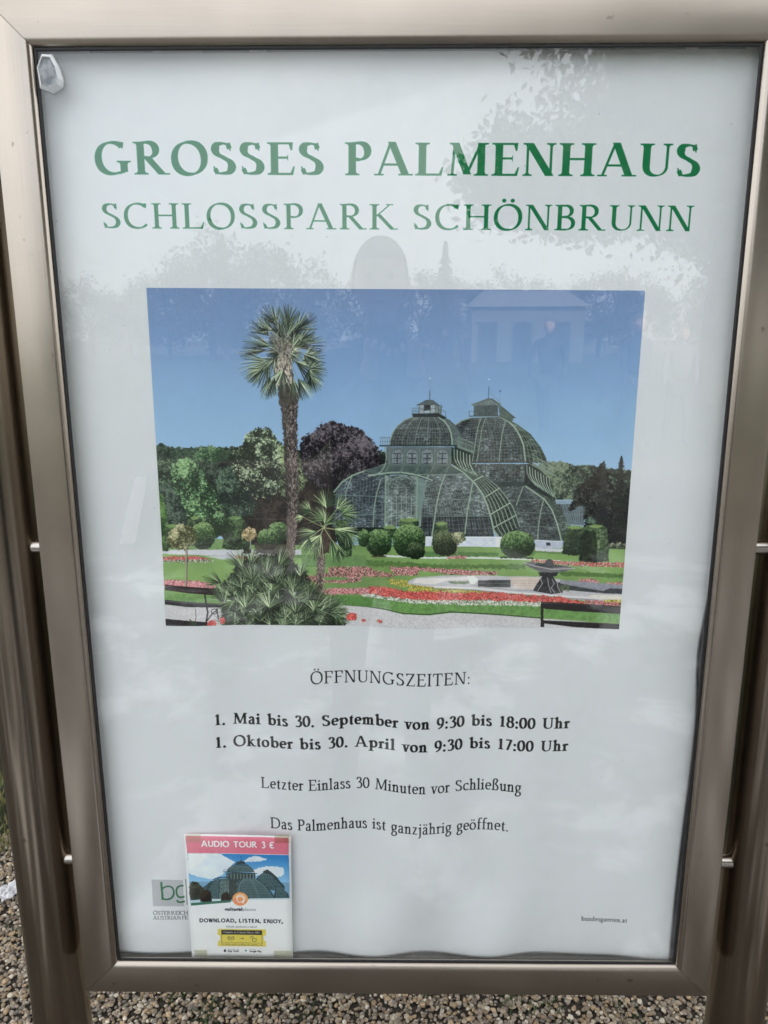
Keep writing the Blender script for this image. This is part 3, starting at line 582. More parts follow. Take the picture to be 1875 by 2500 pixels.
    # ---- lawn bands on the right
    A.poly([(-10, 1200), (1900, 1215), (1900, 1800), (-10, 1800)], (116, 150, 78), 2, var=.14, nz=A.nb)
    A.poly([(900, 1196), (1320, 1216), (1320, 1250), (1130, 1240), (1120, 1262), (900, 1240)], (92, 128, 70), 2, var=.1)
    A.poly([(1130, 1206), (1330, 1216), (1330, 1236), (1130, 1228)], (188, 188, 196), 2)
    A.poly([(385, 1230), (880, 1240), (880, 1262), (385, 1268)], (82, 118, 64), 3, var=.15)
    A.poly([(110, 1255), (400, 1268), (760, 1268), (1300, 1290), (1300, 1298), (760, 1280), (400, 1280), (110, 1268)], (196, 200, 196), 1)
    A.poly([(-10, 1292), (500, 1318), (1060, 1320), (1060, 1352), (500, 1344), (200, 1335), (-10, 1330)], (72, 104, 50), 6, al=.75, var=.2)
    A.poly([(1290, 1365), (1900, 1390), (1900, 1415), (1300, 1395)], (70, 102, 48), 4, al=.8, var=.2)
    # flower ribbons
    def flowers(pts, cols, n, r=2.0, base=(60, 70, 40), rough=4, al=1):
        A.poly(pts, base, rough, al=al, var=.3); sl, m = A.region(pts, rough)
        if sl is None: return
        ys, xs = np.nonzero(m)
        for i in R.randint(0, len(ys), n):
            c = np.array(cols[R.randint(len(cols))])*(.8+.4*R.rand())/255.; A.dab(xs[i]+sl[1].start, ys[i]+sl[0].start, r*(.6+.8*R.rand()), R.rand()*3, np.clip(c, 0, 1), .7, .7)
    PK = ((206, 112, 122), (220, 140, 146), (182, 84, 98), (232, 170, 168)); RD = ((200, 62, 56), (214, 84, 72), (170, 44, 46), (226, 120, 104)); WH = ((226, 224, 214), (200, 200, 190), (240, 238, 230), (120, 132, 96)); YE = ((208, 182, 58), (186, 168, 50), (226, 204, 90))
    flowers([(145, 1338), (330, 1335), (870, 1368), (872, 1392), (560, 1385), (345, 1355), (340, 1390), (180, 1392)], PK, 1300)
    flowers([(-260, 1340), (-20, 1332), (60, 1360), (172, 1385), (170, 1404), (-20, 1402), (-260, 1380)], PK, 900)
    flowers([(540, 1264), (660, 1262), (664, 1280), (545, 1282)], PK, 150); flowers([(1430, 1420), (1500, 1412), (1560, 1430), (1560, 1446), (1430, 1438)], PK, 220); flowers([(1610, 1440), (1800, 1445), (1800, 1460), (1620, 1452)], PK, 120)
    flowers([(1100, 1284), (1300, 1296), (1900, 1310), (1900, 1340), (1400, 1328), (1110, 1300)], RD+WH[:1], 1100, 1.8)
    flowers([(130, 1415), (280, 1432), (300, 1456), (560, 1470), (860, 1495), (860, 1512), (560, 1508), (260, 1494), (280, 1470), (150, 1450)], YE, 1100, 1.7, (110, 120, 50))
    # basin and fountain
    A.poly([(272, 1432), (330, 1405), (520, 1392), (700, 1392), (980, 1400), (1180, 1402), (1320, 1425), (1500, 1445), (1700, 1460), (1900, 1470), (1900, 1590), (1600, 1580), (1400, 1560), (1180, 1530), (960, 1515), (800, 1500), (600, 1480), (470, 1472), (275, 1450)], (176, 172, 176), 1, var=.06)
    A.poly([(540, 1432), (700, 1430), (715, 1450), (560, 1448)], (110, 122, 96), 2, var=.2); A.poly([(745, 1425), (965, 1425), (965, 1475), (745, 1470)], (56, 58, 60), 0, var=.2); A.line([(745, 1446), (965, 1448)], 3, (110, 110, 112))
    A.poly([(330, 1412), (700, 1400), (720, 1420), (520, 1428), (450, 1452), (300, 1442)], (206, 198, 194), 1); A.poly([(670, 1396), (712, 1392), (748, 1422), (720, 1452), (690, 1450)], (216, 208, 202), 0)
    A.poly([(960, 1405), (1160, 1408), (1150, 1490), (985, 1478)], (196, 178, 166), 0, var=.06)
    for yy in (1428, 1446, 1462): A.line([(968, yy), (1150, yy+3)], 1.6, (150, 132, 122))
    A.poly([(1280, 1440), (1600, 1462), (1900, 1490), (1900, 1520), (1600, 1515), (1290, 1490)], (60, 64, 68), 1, var=.25); A.poly([(1300, 1424), (1900, 1470), (1900, 1490), (1640, 1478), (1590, 1500), (1300, 1450)], (134, 134, 146), 1, var=.1)
    A.line([(450, 1468), (720, 1478), (960, 1508), (1300, 1536), (1560, 1548), (1900, 1552)], 14, (202, 198, 198)); A.line([(450, 1480), (720, 1492), (960, 1520), (1300, 1550), (1560, 1562)], 5, (120, 118, 122)); A.line([(720, 1462), (960, 1492), (1180, 1502)], 4, (130, 126, 130))
    A.poly([(1480, 1532), (1580, 1524), (1900, 1530), (1900, 1560), (1570, 1556)], (206, 198, 186), 0, var=.05)
    A.poly([(1120, 1490), (1150, 1440), (1180, 1400), (1250, 1395), (1270, 1430), (1300, 1470), (1320, 1512), (1240, 1522), (1120, 1500)], (50, 50, 54), 1, var=.4)
    for c in ([(1165, 1410), (1180, 1450), (1150, 1500)], [(1215, 1410), (1222, 1460), (1240, 1512)], [(1245, 1420), (1260, 1450), (1240, 1480), (1265, 1512)], [(1280, 1440), (1285, 1475), (1305, 1512)]): A.line(c, 5, (196, 190, 190), .8)
    A.poly([(1150, 1370), (1290, 1365), (1275, 1400), (1165, 1400)], (44, 44, 48), 1, var=.3)
    A.poly([(1048, 1306), (1110, 1302), (1340, 1328), (1398, 1348), (1330, 1366), (1240, 1376), (1160, 1366), (1090, 1338)], (92, 90, 94), 1, var=.2); A.line([(1048, 1306), (1130, 1330), (1240, 1352), (1398, 1346)], 5, (178, 172, 172)); A.poly([(1140, 1308), (1340, 1330), (1240, 1345), (1130, 1325)], (50, 52, 56), 0)
    A.poly([(1198, 1300), (1214, 1284), (1238, 1284), (1250, 1300), (1258, 1325), (1225, 1335), (1194, 1325)], (58, 58, 62), 0, var=.3)
    for _ in range(60): A.dab(*A.T([(1290+R.rand()*70, 1455+R.rand()*45)])[0], 2.5, R.rand()*3, np.array([.38, .45, .28]), .6)
    # topiary
    def ball(cx, cy, rx, ry, n=1100, c=((26, 42, 26), (62, 92, 50), (128, 158, 96)), sq=.92):
        sl, m = A.region(ell(cx, cy, rx, ry, sq=sq), 3)
        if sl is None: return
        h, w = m.shape; gy = np.linspace(-1, 1, h)[:, None]; gx = np.linspace(-1, 1, w)[None, :]; v = (-gy*1.05-gx*.25)-.08+(A.n3[sl]-.5)*1.5+(A.n2[sl]-.5)*.8
        a = 1/(1+np.exp(-4*(v+.15))); b = 1/(1+np.exp(-6*(v-.55))); D, M, L = [np.array(q)/255. for q in c]; col = D+(M-D)*a[..., None]+(L-M)*b[..., None]
        A.im[sl] = np.where(m[..., None], col, A.im[sl]); ys, xs = np.nonzero(m)
        for i in R.randint(0, len(ys), n):
            q = v[ys[i], xs[i]]+R.randn()*.3; cc = (L if q > .5 else M if q > -.2 else D)*(.8+.4*R.rand()); A.dab(xs[i]+sl[1].start, ys[i]+sl[0].start, 1.6*(.6+.8*R.rand()), R.rand()*3, cc)
    def cone(pts, c=((34, 50, 38), (60, 84, 56), (110, 136, 84)), topc=(116, 142, 80)):
        A.leafy(pts, c[0], c[1], c[2], 3, thr=.5, k=5, sun=(-.6, -.5)); P = np.array(pts, float); y0 = P[:, 1].min(); x0, x1 = P[P[:, 1] < y0+18][:, 0].min(), P[P[:, 1] < y0+18][:, 0].max()
        A.poly(ell((x0+x1)/2, y0+8, (x1-x0)/2, 12), topc, 2, var=.15)
    cone([(215, 1022), (250, 1010), (310, 1010), (340, 1026), (340, 1070), (215, 1070)]); cone([(107, 1066), (150, 1060), (195, 1066), (195, 1150), (107, 1150)])
    cone([(455, 1045), (480, 1035), (515, 1036), (535, 1048), (542, 1110), (500, 1150), (428, 1198), (440, 1110)])
    ball(75, 1172, 88, 92); ball(-30, 1140, 40, 60, 500); A.poly([(20, 1258), (130, 1262), (120, 1272), (30, 1270)], (70, 60, 44), 3)
    ball(278, 1160, 112, 112, 1700); ball(325, 1226, 62, 58, 800, ((22, 32, 22), (44, 62, 38), (92, 112, 72)))
    ball(522, 1180, 82, 80, 1300, ((28, 36, 26), (52, 66, 42), (104, 116, 76)), .75)
    A.leafy(ell(612, 1140, 46, 42), (70, 78, 56), (120, 126, 90), (178, 176, 138), 5, dabs=240); A.line([(603, 1170), (602, 1256)], 5, (140, 130, 108))
    A.poly([(890, 1262), (1110, 1268), (1120, 1282), (900, 1276)], (52, 78, 38), 3); ball(1010, 1184, 118, 92, 2000)
    cone([(1345, 1075), (1370, 1060), (1430, 1060), (1455, 1076), (1450, 1255), (1380, 1258), (1310, 1248), (1325, 1150)])
    cone([(1450, 1070), (1490, 1052), (1580, 1052), (1612, 1070), (1622, 1180), (1625, 1296), (1520, 1304), (1420, 1296), (1435, 1160)])
    A.poly([(1430, 1130), (1470, 1090), (1540, 1090), (1550, 1298), (1424, 1296)], (20, 30, 22), 4, al=.68, var=.3); A.poly([(1318, 1150), (1345, 1090), (1400, 1080), (1400, 1256), (1314, 1248)], (28, 40, 30), 4, al=.4, var=.3)
    A.leafy([(1560, 1080), (1612, 1075), (1624, 1200), (1624, 1295), (1540, 1300)], (50, 68, 50), (84, 108, 72), (128, 152, 100), 3, k=5)
    # ---- big red and white border, front lawn, gravel
    A.poly([(-300, 1510), (200, 1560), (900, 1600), (1900, 1600), (1900, 1720), (1470, 1700), (900, 1665), (300, 1640), (0, 1606), (-300, 1560)], (96, 140, 68), 2, var=.18)
    fl_t = [(-40, 1480), (100, 1470), (300, 1500), (520, 1502), (700, 1510), (900, 1512), (1100, 1530), (1300, 1545), (1480, 1580)]; fl_m = [(1480, 1600), (1300, 1582), (1100, 1572), (900, 1562), (700, 1556), (520, 1552), (300, 1548), (100, 1528), (-40, 1515)]; fl_b = [(-40, 1536), (100, 1556), (300, 1575), (520, 1584), (700, 1590), (900, 1596), (1100, 1604), (1300, 1612), (1480, 1606)]
    flowers(fl_m[::-1]+fl_b[::-1], WH, 2600, 2.1, (74, 92, 56), 5); flowers(fl_t+fl_m, RD, 3400, 2.6, (120, 44, 40), 7)
    flowers([(1470, 1562), (1900, 1575), (1900, 1600), (1480, 1600)], PK+RD[:1], 500); flowers([(1600, 1556), (1900, 1560), (1900, 1575), (1600, 1572)], YE, 160, 1.7)
    A.poly([(-320, 1600), (0, 1606), (110, 1622), (240, 1650), (420, 1655), (560, 1640), (900, 1665), (1180, 1690), (1900, 1740), (1900, 1900), (-320, 1900)], (186, 182, 184), 1, var=.08, nz=A.n3)
    A.line([(-320, 1590), (0, 1606), (110, 1620), (240, 1644), (420, 1650), (560, 1634), (900, 1662), (1180, 1686)], 9, (40, 62, 34), .85)
    for _ in range(900): A.dab(*A.T([(-300+R.rand()*1500, 1665+R.rand()*100)])[0], 1.4, R.rand()*3, np.array([.62, .6, .6])+R.randn()*.08, .8, .5)
    # grass streaks
    for _ in range(1600):
        x, yy = -20+R.rand()*1800, 1300+R.rand()*330; p = A.T([(x, yy)])[0]; xi, yi = int(p[0]), int(p[1])
        if 0 <= xi < W and 0 <= yi < H and A.im[yi, xi, 1] > A.im[yi, xi, 0]*1.25: A.dab(p[0], p[1], 4, 0, A.im[yi, xi]*(.82+.3*R.rand()), .3, .6)
    A.poly([(1172, 1574), (1300, 1580), (1900, 1610), (1900, 1660), (1400, 1640), (1190, 1622), (1190, 1700), (1400, 1712), (1900, 1724), (1900, 1770), (1400, 1748), (1196, 1722), (1196, 1745), (1172, 1745)], (36, 32, 34), 0, var=.25)
    A.line([(1180, 1582), (1900, 1618)], 5, (70, 64, 66), .7); A.line([(1196, 1704), (1900, 1730)], 4, (88, 84, 90), .7)
    # ---- left foreground
    A.frame(*CA)
    A.poly([(150, 1030), (1100, 1060), (1100, 1240), (150, 1240)], (120, 154, 82), 2, var=.14, nz=A.nb)
    A.poly([(440, 1046), (700, 1040), (1000, 1040), (1000, 1056), (700, 1064), (560, 1068)], (182, 184, 190), 2)
    flowers([(160, 1050), (400, 1048), (470, 1062), (460, 1074), (160, 1076)], RD+PK[:2], 700, 1.8); flowers([(165, 1074), (480, 1068), (510, 1082), (300, 1090), (165, 1086)], WH, 260, 1.6)
    flowers([(650, 1045), (800, 1045), (830, 1062), (660, 1066)], RD, 200, 1.8)
    flowers([(170, 1206), (420, 1214), (520, 1240), (520, 1262), (170, 1250)], PK, 1300, 2.2)
    flowers([(1120, 1190), (1260, 1160), (1500, 1165), (1505, 1215), (1400, 1230), (1130, 1222)], PK, 900, 2.0); A.poly([(1240, 1188), (1400, 1184), (1420, 1200), (1260, 1214)], (104, 140, 76), 3)
    flowers([(1230, 1275), (1400, 1262), (1560, 1258), (1560, 1300), (1240, 1306)], PK, 900, 2.2)
    A.poly([(160, 1290), (560, 1320), (560, 1400), (160, 1350)], (104, 142, 76), 2, var=.15)
    A.poly([(1220, 1306), (1660, 1330), (1660, 1392), (1350, 1376), (1220, 1370)], (84, 128, 60), 2, var=.16)
    # hedge, balls, cones left
    A.leafy([(130, 600), (160, 640), (185, 760), (195, 1010), (130, 1012)], (30, 56, 28), (74, 118, 52), (116, 156, 78), 3, k=5)
    cone([(325, 800), (345, 782), (400, 780), (422, 800), (424, 850), (325, 850)]); cone([(180, 840), (220, 832), (270, 836), (290, 860), (290, 980), (180, 990)], topc=(104, 136, 70))
    ball(430, 908, 84, 92, 1500); A.leafy(ell(290, 918, 100, 84), (58, 62, 36), (110, 116, 74), (178, 170, 126), 9, dabs=1500, dab=2.6)
    A.line([(318, 990), (320, 1120), (318, 1250)], 13, (150, 136, 118)); A.line([(324, 990), (326, 1250)], 5, (76, 70, 58))
    cone([(585, 800), (610, 782), (690, 780), (718, 800), (732, 880), (752, 960), (745, 1002), (640, 1006), (560, 994), (575, 900)], ((22, 38, 24), (50, 76, 44), (96, 126, 74)), (102, 134, 76))
    A.leafy(ell(745, 895, 50, 46), (110, 96, 62), (168, 146, 98), (206, 180, 132), 6, dabs=380); A.line([(754, 935), (754, 1010)], 7, (150, 150, 150)); A.poly([(710, 1000), (760, 1000), (760, 1026), (700, 1030)], (36, 34, 30), 3)
    ball(940, 885, 72, 72, 900); ball(875, 932, 76, 72, 1300); A.poly([(780, 960), (1000, 970), (1000, 1030), (780, 1030)], (60, 52, 50), 8, al=.8, var=.3)
    # hedge piece right of second palm
    A.leafy([(1330, 800), (1400, 790), (1440, 900), (1440, 1045), (1380, 1050), (1330, 900)], (30, 48, 34), (60, 84, 52), (100, 126, 78), 3)
    # benches
    A.poly([(176, 1236), (330, 1250), (500, 1262), (620, 1270), (620, 1312), (480, 1306), (330, 1292), (180, 1272)], (42, 32, 34), 0, var=.25)
    A.poly([(180, 1336), (330, 1350), (600, 1372), (600, 1396), (330, 1384), (180, 1366)], (40, 38, 42), 0, var=.3); A.line([(180, 1344), (590, 1378)], 4, (104, 102, 108))
    A.poly([(170, 1366), (330, 1384), (640, 1396), (640, 1560), (170, 1560)], (184, 180, 182), 1, var=.08, nz=A.n3)
    A.poly([(180, 1462), (330, 1475), (470, 1488), (470, 1540), (180, 1540)], (38, 36, 40), 1, var=.3)
    A.line([(446, 1290), (462, 1390), (470, 1420), (458, 1500)], 12, (34, 30, 32)); A.line([(530, 1400), (540, 1470)], 9, (34, 30, 32)); A.line([(464, 1480), (500, 1430), (530, 1410)], 8, (40, 36, 38)); A.line(ell(512, 1418, 18, 18, 12), 5, (40, 36, 38))
    # main palm trunk
    tc = [(1012, -60), (1012, 0), (1016, 120), (1022, 250), (1028, 400), (1034, 560), (1036, 700), (1034, 830), (1028, 960), (1022, 1080), (1018, 1180)]; tw = [132, 116, 94, 86, 84, 80, 74, 62, 52, 44, 40]
    P = resample(tc, 60); q0 = np.linspace(0, 1, len(tc)); dd = np.r_[0, np.cumsum(np.hypot(*np.diff(np.array(tc, float), axis=0).T))]; wv = np.interp(np.linspace(0, dd[-1], 60), dd, tw)
    A.poly(np.r_[P-np.c_[wv/2, wv*0], (P+np.c_[wv/2, wv*0])[::-1]], (52, 44, 44), 5, var=.4)
    for _ in range(2600):
        i = R.randint(60); u = (R.rand()*2-1); x = P[i, 0]+u*wv[i]/2*1.03; yy = P[i, 1]+R.randn()*8; low = yy > 780
        b = .55+.45*math.cos((u-.25)*1.5); c = np.array([(34, 30, 30), (70, 62, 60), (116, 102, 98), (172, 154, 144)][min(3, int(R.rand()*b*4.2))])
        if low: c = c*.5+np.array((150, 130, 118))*.5
        A.line([(x, yy), (x+u*9+R.randn()*3, yy-9-R.rand()*9)], 5.2, c, .9, w1=1.5)
    # palm crown (its own frame)
    A.frame(*CP)
    A.poly([(700, 1000), (720, 830), (800, 790), (900, 800), (950, 900), (960, 1040), (1000, 1200), (1010, 1480), (780, 1480), (760, 1250), (700, 1100)], (60, 52, 50), 4, var=.4)
    for _ in range(900):
        x, yy = 715+R.rand()*235, 800+R.rand()*420; c = [(40, 34, 32), (110, 96, 88), (196, 180, 162), (222, 208, 190)][R.randint(4)]
        A.line([(x, yy), (x+R.randn()*8, yy-24-R.rand()*30)], 10, c, .85, w1=3)
    CR = ((26, 34, 30), (80, 98, 74), (150, 164, 130)); hub = (850, 760)
    leaves = [(630, 540, -2.35, 330, 1.3), (740, 400, -2.05, 320, 1.5), (890, 420, -1.45, 330, 1.5), (1010, 480, -.75, 350, 1.5), (950, 560, -1.2, 230, 2.2),
              (660, 690, -2.85, 400, 1.0), (600, 740, 3.05, 400, .5), (1030, 700, -.25, 400, 1.1), (1100, 880, -.2, 330, 1.8), (940, 600, -.1, 260, .9),
              (630, 910, 2.9, 420, 1.7), (640, 930, 2.2, 380, 1.4), (1010, 900, .55, 420, 1.2), (1190, 1000, .3, 250, 3.6), (1210, 1090, 1.2, 250, 1.6), (830, 1010, 1.8, 400, 1.5),
              (650, 1110, 1.75, 330, .8), (970, 1130, 1.35, 350, .9), (1040, 1130, 1.0, 330, 1.0), (760, 700, -1.9, 200, 1.6), (690, 480, -2.6, 260, 1.3), (1120, 800, .5, 260, 1.6), (560, 1000, 2.6, 260, 1.5), (900, 520, -1.6, 300, 1.8), (820, 620, -2.2, 240, 2.2), (860, 700, -1.3, 260, 3.0), (780, 760, 3.0, 200, 2.4), (920, 780, .1, 200, 2.4), (850, 640, -1.7, 280, 2.6), (960, 700, -.9, 240, 2.0), (720, 860, 2.4, 240, 1.8), (1060, 620, -.6, 260, 1.2), (800, 560, -1.9, 300, 1.0), (720, 1120, 1.9, 280, .9)]
    for x, yy, a, r, spd in leaves: A.line([hub, (x, yy)], 9, (120, 124, 104), .95, w1=6)
    for k_, (x, yy, a, r, spd) in enumerate(leaves): A.fan(x, yy, a, r*.98, spd, int(12+spd*13), CR if k_ % 3 else ((30, 38, 36), (88, 106, 86), (184, 194, 158)), w=13, droop=.14)
    for _ in range(120): A.line([(850+R.randn()*60, 760+R.randn()*60), (850+R.randn()*90, 640+R.randn()*80)], 8, [(40, 36, 34), (150, 142, 126)][R.randint(2)], .8, w1=3)
    # second palm
    A.frame(*CA)
    A.poly([(1205, 1000), (1260, 1000), (1256, 1150), (1240, 1260), (1238, 1360), (1200, 1360), (1198, 1260), (1206, 1150)], (96, 80, 72), 3, var=.4)
    for _ in range(500):
        x, yy = 1204+R.rand()*48, 950+R.rand()*390; c = [(70, 56, 52), (140, 120, 108), (186, 166, 152), (50, 42, 40)][R.randint(4)]; A.line([(x, yy), (x+R.randn()*4, yy-10)], 5, c, .8, w1=2)
    A.poly(ell(1262, 940, 44, 90), (64, 50, 44), 6, var=.4)
    CG = ((44, 62, 44), (112, 140, 88), (186, 202, 148))
    for x, yy, a, r, spd in [(1265, 715, -1.45, 145, 2.4), (1160, 740, -2.7, 110, 2.0), (1340, 720, -.5, 130, 2.2), (1265, 800, -2.6, 150, 1.6), (1370, 760, -.1, 130, 1.6), (1200, 880, 2.7, 150, 1.6), (1230, 900, 2.1, 190, 1.3), (1330, 860, .4, 190, 1.2), (1400, 880, .9, 130, 1.4), (1300, 930, 1.2, 170, 1.0), (1150, 920, 1.9, 120, 1.4), (1350, 1000, 1.5, 90, 1.2), (1255, 830, -1.0, 100, 2), (1110, 780, 3.0, 60, 1.4), (1200, 960, 1.7, 110, .9)]:
        A.line([(1250, 850), (x, yy)], 6, (160, 166, 116), .9, w1=4); A.fan(x, yy, a, r, spd, int(13+spd*9), CG, w=6.5, droop=.18)
    # low palms clump
    A.poly([(560, 1240), (700, 1060), (980, 1020), (1120, 1150), (1200, 1300), (1330, 1380), (1400, 1500), (1380, 1560), (560, 1560)], (30, 38, 28), 12, var=.35)
    CD = ((40, 52, 40), (94, 116, 82), (158, 174, 134))
    for _ in range(150):
        x, yy = 570+R.rand()*800, 1110+R.rand()*420
        if yy < 1110+abs(x-840)*.62: continue
        A.fan(x, yy, -1.57+(x-900)/380+R.randn()*.7, 70+R.rand()*85, 1.4+R.rand()*1.9, 16, CD if R.rand() < .6 else ((26, 34, 26), (64, 82, 56), (118, 136, 96)), w=6, droop=.1)
    for x, yy, a, r, spd in [(560, 1230, -2.7, 140, 1.2), (700, 1120, -2.2, 150, 1.4), (760, 1100, -1.6, 120, 1.5), (940, 1120, -1.0, 170, 1.3), (1090, 1180, -1.3, 90, 1.8), (640, 1350, 2.9, 110, 1.6), (1290, 1400, -.5, 130, 2), (1340, 1460, .1, 100, 2), (720, 1400, -1.2, 120, 2.4), (900, 1280, -1.2, 140, 2.4), (880, 1400, -1.4, 140, 2.6), (1050, 1330, -1.2, 140, 2.4), (1060, 1440, -1.5, 120, 2.6), (1190, 1420, -1.2, 120, 2.4)]:
        A.fan(x, yy, a, r, spd, int(14+spd*9), ((38, 50, 36), (104, 128, 84), (184, 198, 156)), w=6.5, droop=.12)
    for _ in range(34):
        u = R.rand(); x = 560+u*800; yy = 1130+abs(x-840)*.62+R.rand()*60; A.fan(x, yy, -1.57+(x-900)/330+R.randn()*.4, 110+R.rand()*50, .9+R.rand()*1.2, 15, CD if R.rand() < .5 else ((26, 34, 26), (70, 88, 60), (130, 148, 106)), w=6, droop=.1)
    flowers(ell(498, 1497, 30, 20), RD, 90, 2.6, (170, 46, 42), 3); flowers(ell(568, 1482, 16, 24), RD, 60, 2.4, (160, 40, 40), 3); flowers(ell(1440, 1458, 32, 28), RD, 110, 2.6, (190, 60, 50), 4); flowers(ell(1524, 1480, 14, 8), RD, 30, 2.2); flowers(ell(1632, 1482, 18, 10), RD, 40, 2.2)
    A.line([(388, 1400), (392, 1460), (380, 1510)], 5, (90, 70, 60)); A.poly([(345, 1460), (380, 1490), (400, 1480), (390, 1510), (365, 1505)], (50, 66, 46))
    im = np.clip(A.im, 0, 1)
    # lens softness, contrast, halftone-scale grain
    b = im.copy(); b[1:-1, 1:-1] = (im[1:-1, 1:-1]*8+im[:-2, 1:-1]+im[2:, 1:-1]+im[1:-1, :-2]+im[1:-1, 2:])/12
    return np.clip(b*(1+.03*(np.random.RandomState(9).rand(H, W, 1)-.5)), 0, 1)
# ================================================================ helpers
rnd = random.Random(11); NR = np.random.RandomState(77)
def tag(o, label=None, cat=None, group=None, kind=None):
    if label: o['label'] = label
    if cat: o['category'] = cat
    if group: o['group'] = group
    if kind: o['kind'] = kind
    return o
def empty(name, loc=(0, 0, 0)):
    o = bpy.data.objects.new(name, None); C.objects.link(o); o.location = loc; o.empty_display_size = .05; return o
def mesh_obj(name, verts, faces, mat=None, parent=None, smooth=False, loc=None):
    me = bpy.data.meshes.new(name); me.from_pydata([tuple(v) for v in verts], [], [tuple(f) for f in faces]); me.update()
    o = bpy.data.objects.new(name, me); C.objects.link(o)
    if mat: me.materials.append(mat)
    if smooth: me.polygons.foreach_set('use_smooth', [True]*len(me.polygons))
    if parent: o.parent = parent
    if loc: o.location = loc
    return o
def bm_obj(name, bm, mat=None, parent=None, smooth=False):
    me = bpy.data.meshes.new(name); bmesh.ops.recalc_face_normals(bm, faces=bm.faces[:]); bm.to_mesh(me); bm.free()
    o = bpy.data.objects.new(name, me); C.objects.link(o)
    if mat: me.materials.append(mat)
    if smooth: me.polygons.foreach_set('use_smooth', [True]*len(me.polygons))
    if parent: o.parent = parent
    return o
def big_mesh(name, V, F, mat, smooth=False, col=None):
    """fast mesh from numpy arrays; F has one row per face (3 or 4 corners); col = colour per vertex"""
    V = np.asarray(V, np.float32); F = np.asarray(F, np.int32); k = F.shape[1]; me = bpy.data.meshes.new(name)
    me.vertices.add(len(V)); me.vertices.foreach_set('co', V.ravel()); me.loops.add(F.size); me.loops.foreach_set('vertex_index', F.ravel())
    me.polygons.add(len(F)); me.polygons.foreach_set('loop_start', np.arange(0, F.size, k, dtype=np.int32)); me.update(calc_edges=True)
    if smooth: me.polygons.foreach_set('use_smooth', np.ones(len(F), bool))
    if col is not None:
        at = me.color_attributes.new('tint', 'FLOAT_COLOR', 'POINT'); at.data.foreach_set('color', np.c_[col, np.ones(len(V))].astype(np.float32).ravel())
    me.materials.append(mat); return me
def add_box(bm, x0, x1, y0, y1, z0, z1, bev=0):
    r = bmesh.ops.create_cube(bm, size=1); vs = r['verts']
    for v in vs: v.co = Vector(((x0+x1)/2+v.co.x*(x1-x0), (y0+y1)/2+v.co.y*(y1-y0), (z0+z1)/2+v.co.z*(z1-z0)))
    if bev: bmesh.ops.bevel(bm, geom=list({e for v in vs for e in v.link_edges}), offset=bev, segments=2, affect='EDGES')
def add_tube(bm, p, q, r, r2=None, n=24, cap=True):
    p, q = Vector(p), Vector(q); d = q-p; m = Matrix.Translation((p+q)/2)@d.to_track_quat('Z', 'Y').to_matrix().to_4x4()
    bmesh.ops.create_cone(bm, cap_ends=cap, segments=n, radius1=r, radius2=r if r2 is None else r2, depth=d.length, matrix=m)

# ---- materials
def mat(name, col=(.5, .5, .5), rough=.6, metal=0.0, spec=.5):
    m = bpy.data.materials.new(name); m.use_nodes = True; b = m.node_tree.nodes['Principled BSDF']
    b.inputs['Base Color'].default_value = (*col, 1); b.inputs['Roughness'].default_value = rough; b.inputs['Metallic'].default_value = metal
    b.inputs['Specular IOR Level'].default_value = spec; return m
def N(m, t, **k):
    n = m.node_tree.nodes.new(t)
    for a, v in k.items(): setattr(n, a, v)
    return n
def L(m, a, b): m.node_tree.links.new(a, b)
def noisy(m, scale=20, amount=.25, rough=0, bump=0, detail=6, stretch=(1, 1, 1), dist=.002, coords='Object'):
    b = m.node_tree.nodes['Principled BSDF']; c = tuple(b.inputs['Base Color'].default_value)
    t = N(m, 'ShaderNodeTexCoord'); mp = N(m, 'ShaderNodeMapping'); mp.inputs['Scale'].default_value = stretch; L(m, t.outputs[coords], mp.inputs['Vector'])
    n = N(m, 'ShaderNodeTexNoise'); n.inputs['Scale'].default_value = scale; n.inputs['Detail'].default_value = detail; L(m, mp.outputs['Vector'], n.inputs['Vector'])
    r = N(m, 'ShaderNodeMapRange'); r.inputs['From Min'].default_value = .3; r.inputs['From Max'].default_value = .7; r.inputs['To Min'].default_value = 1-amount; r.inputs['To Max'].default_value = 1+amount; L(m, n.outputs['Fac'], r.inputs['Value'])
    x = N(m, 'ShaderNodeMix', data_type='RGBA', blend_type='MULTIPLY'); x.inputs['Factor'].default_value = 1; x.inputs['A'].default_value = c; L(m, r.outputs['Result'], x.inputs['B']); L(m, x.outputs['Result'], b.inputs['Base Color'])
    if rough:
        q = N(m, 'ShaderNodeMapRange'); R0 = b.inputs['Roughness'].default_value; q.inputs['To Min'].default_value = R0-rough; q.inputs['To Max'].default_value = R0+rough; L(m, n.outputs['Fac'], q.inputs['Value']); L(m, q.outputs['Result'], b.inputs['Roughness'])
    if bump:
        u = N(m, 'ShaderNodeBump'); u.inputs['Strength'].default_value = bump; u.inputs['Distance'].default_value = dist; L(m, n.outputs['Fac'], u.inputs['Height']); L(m, u.outputs['Normal'], b.inputs['Normal'])
    return m
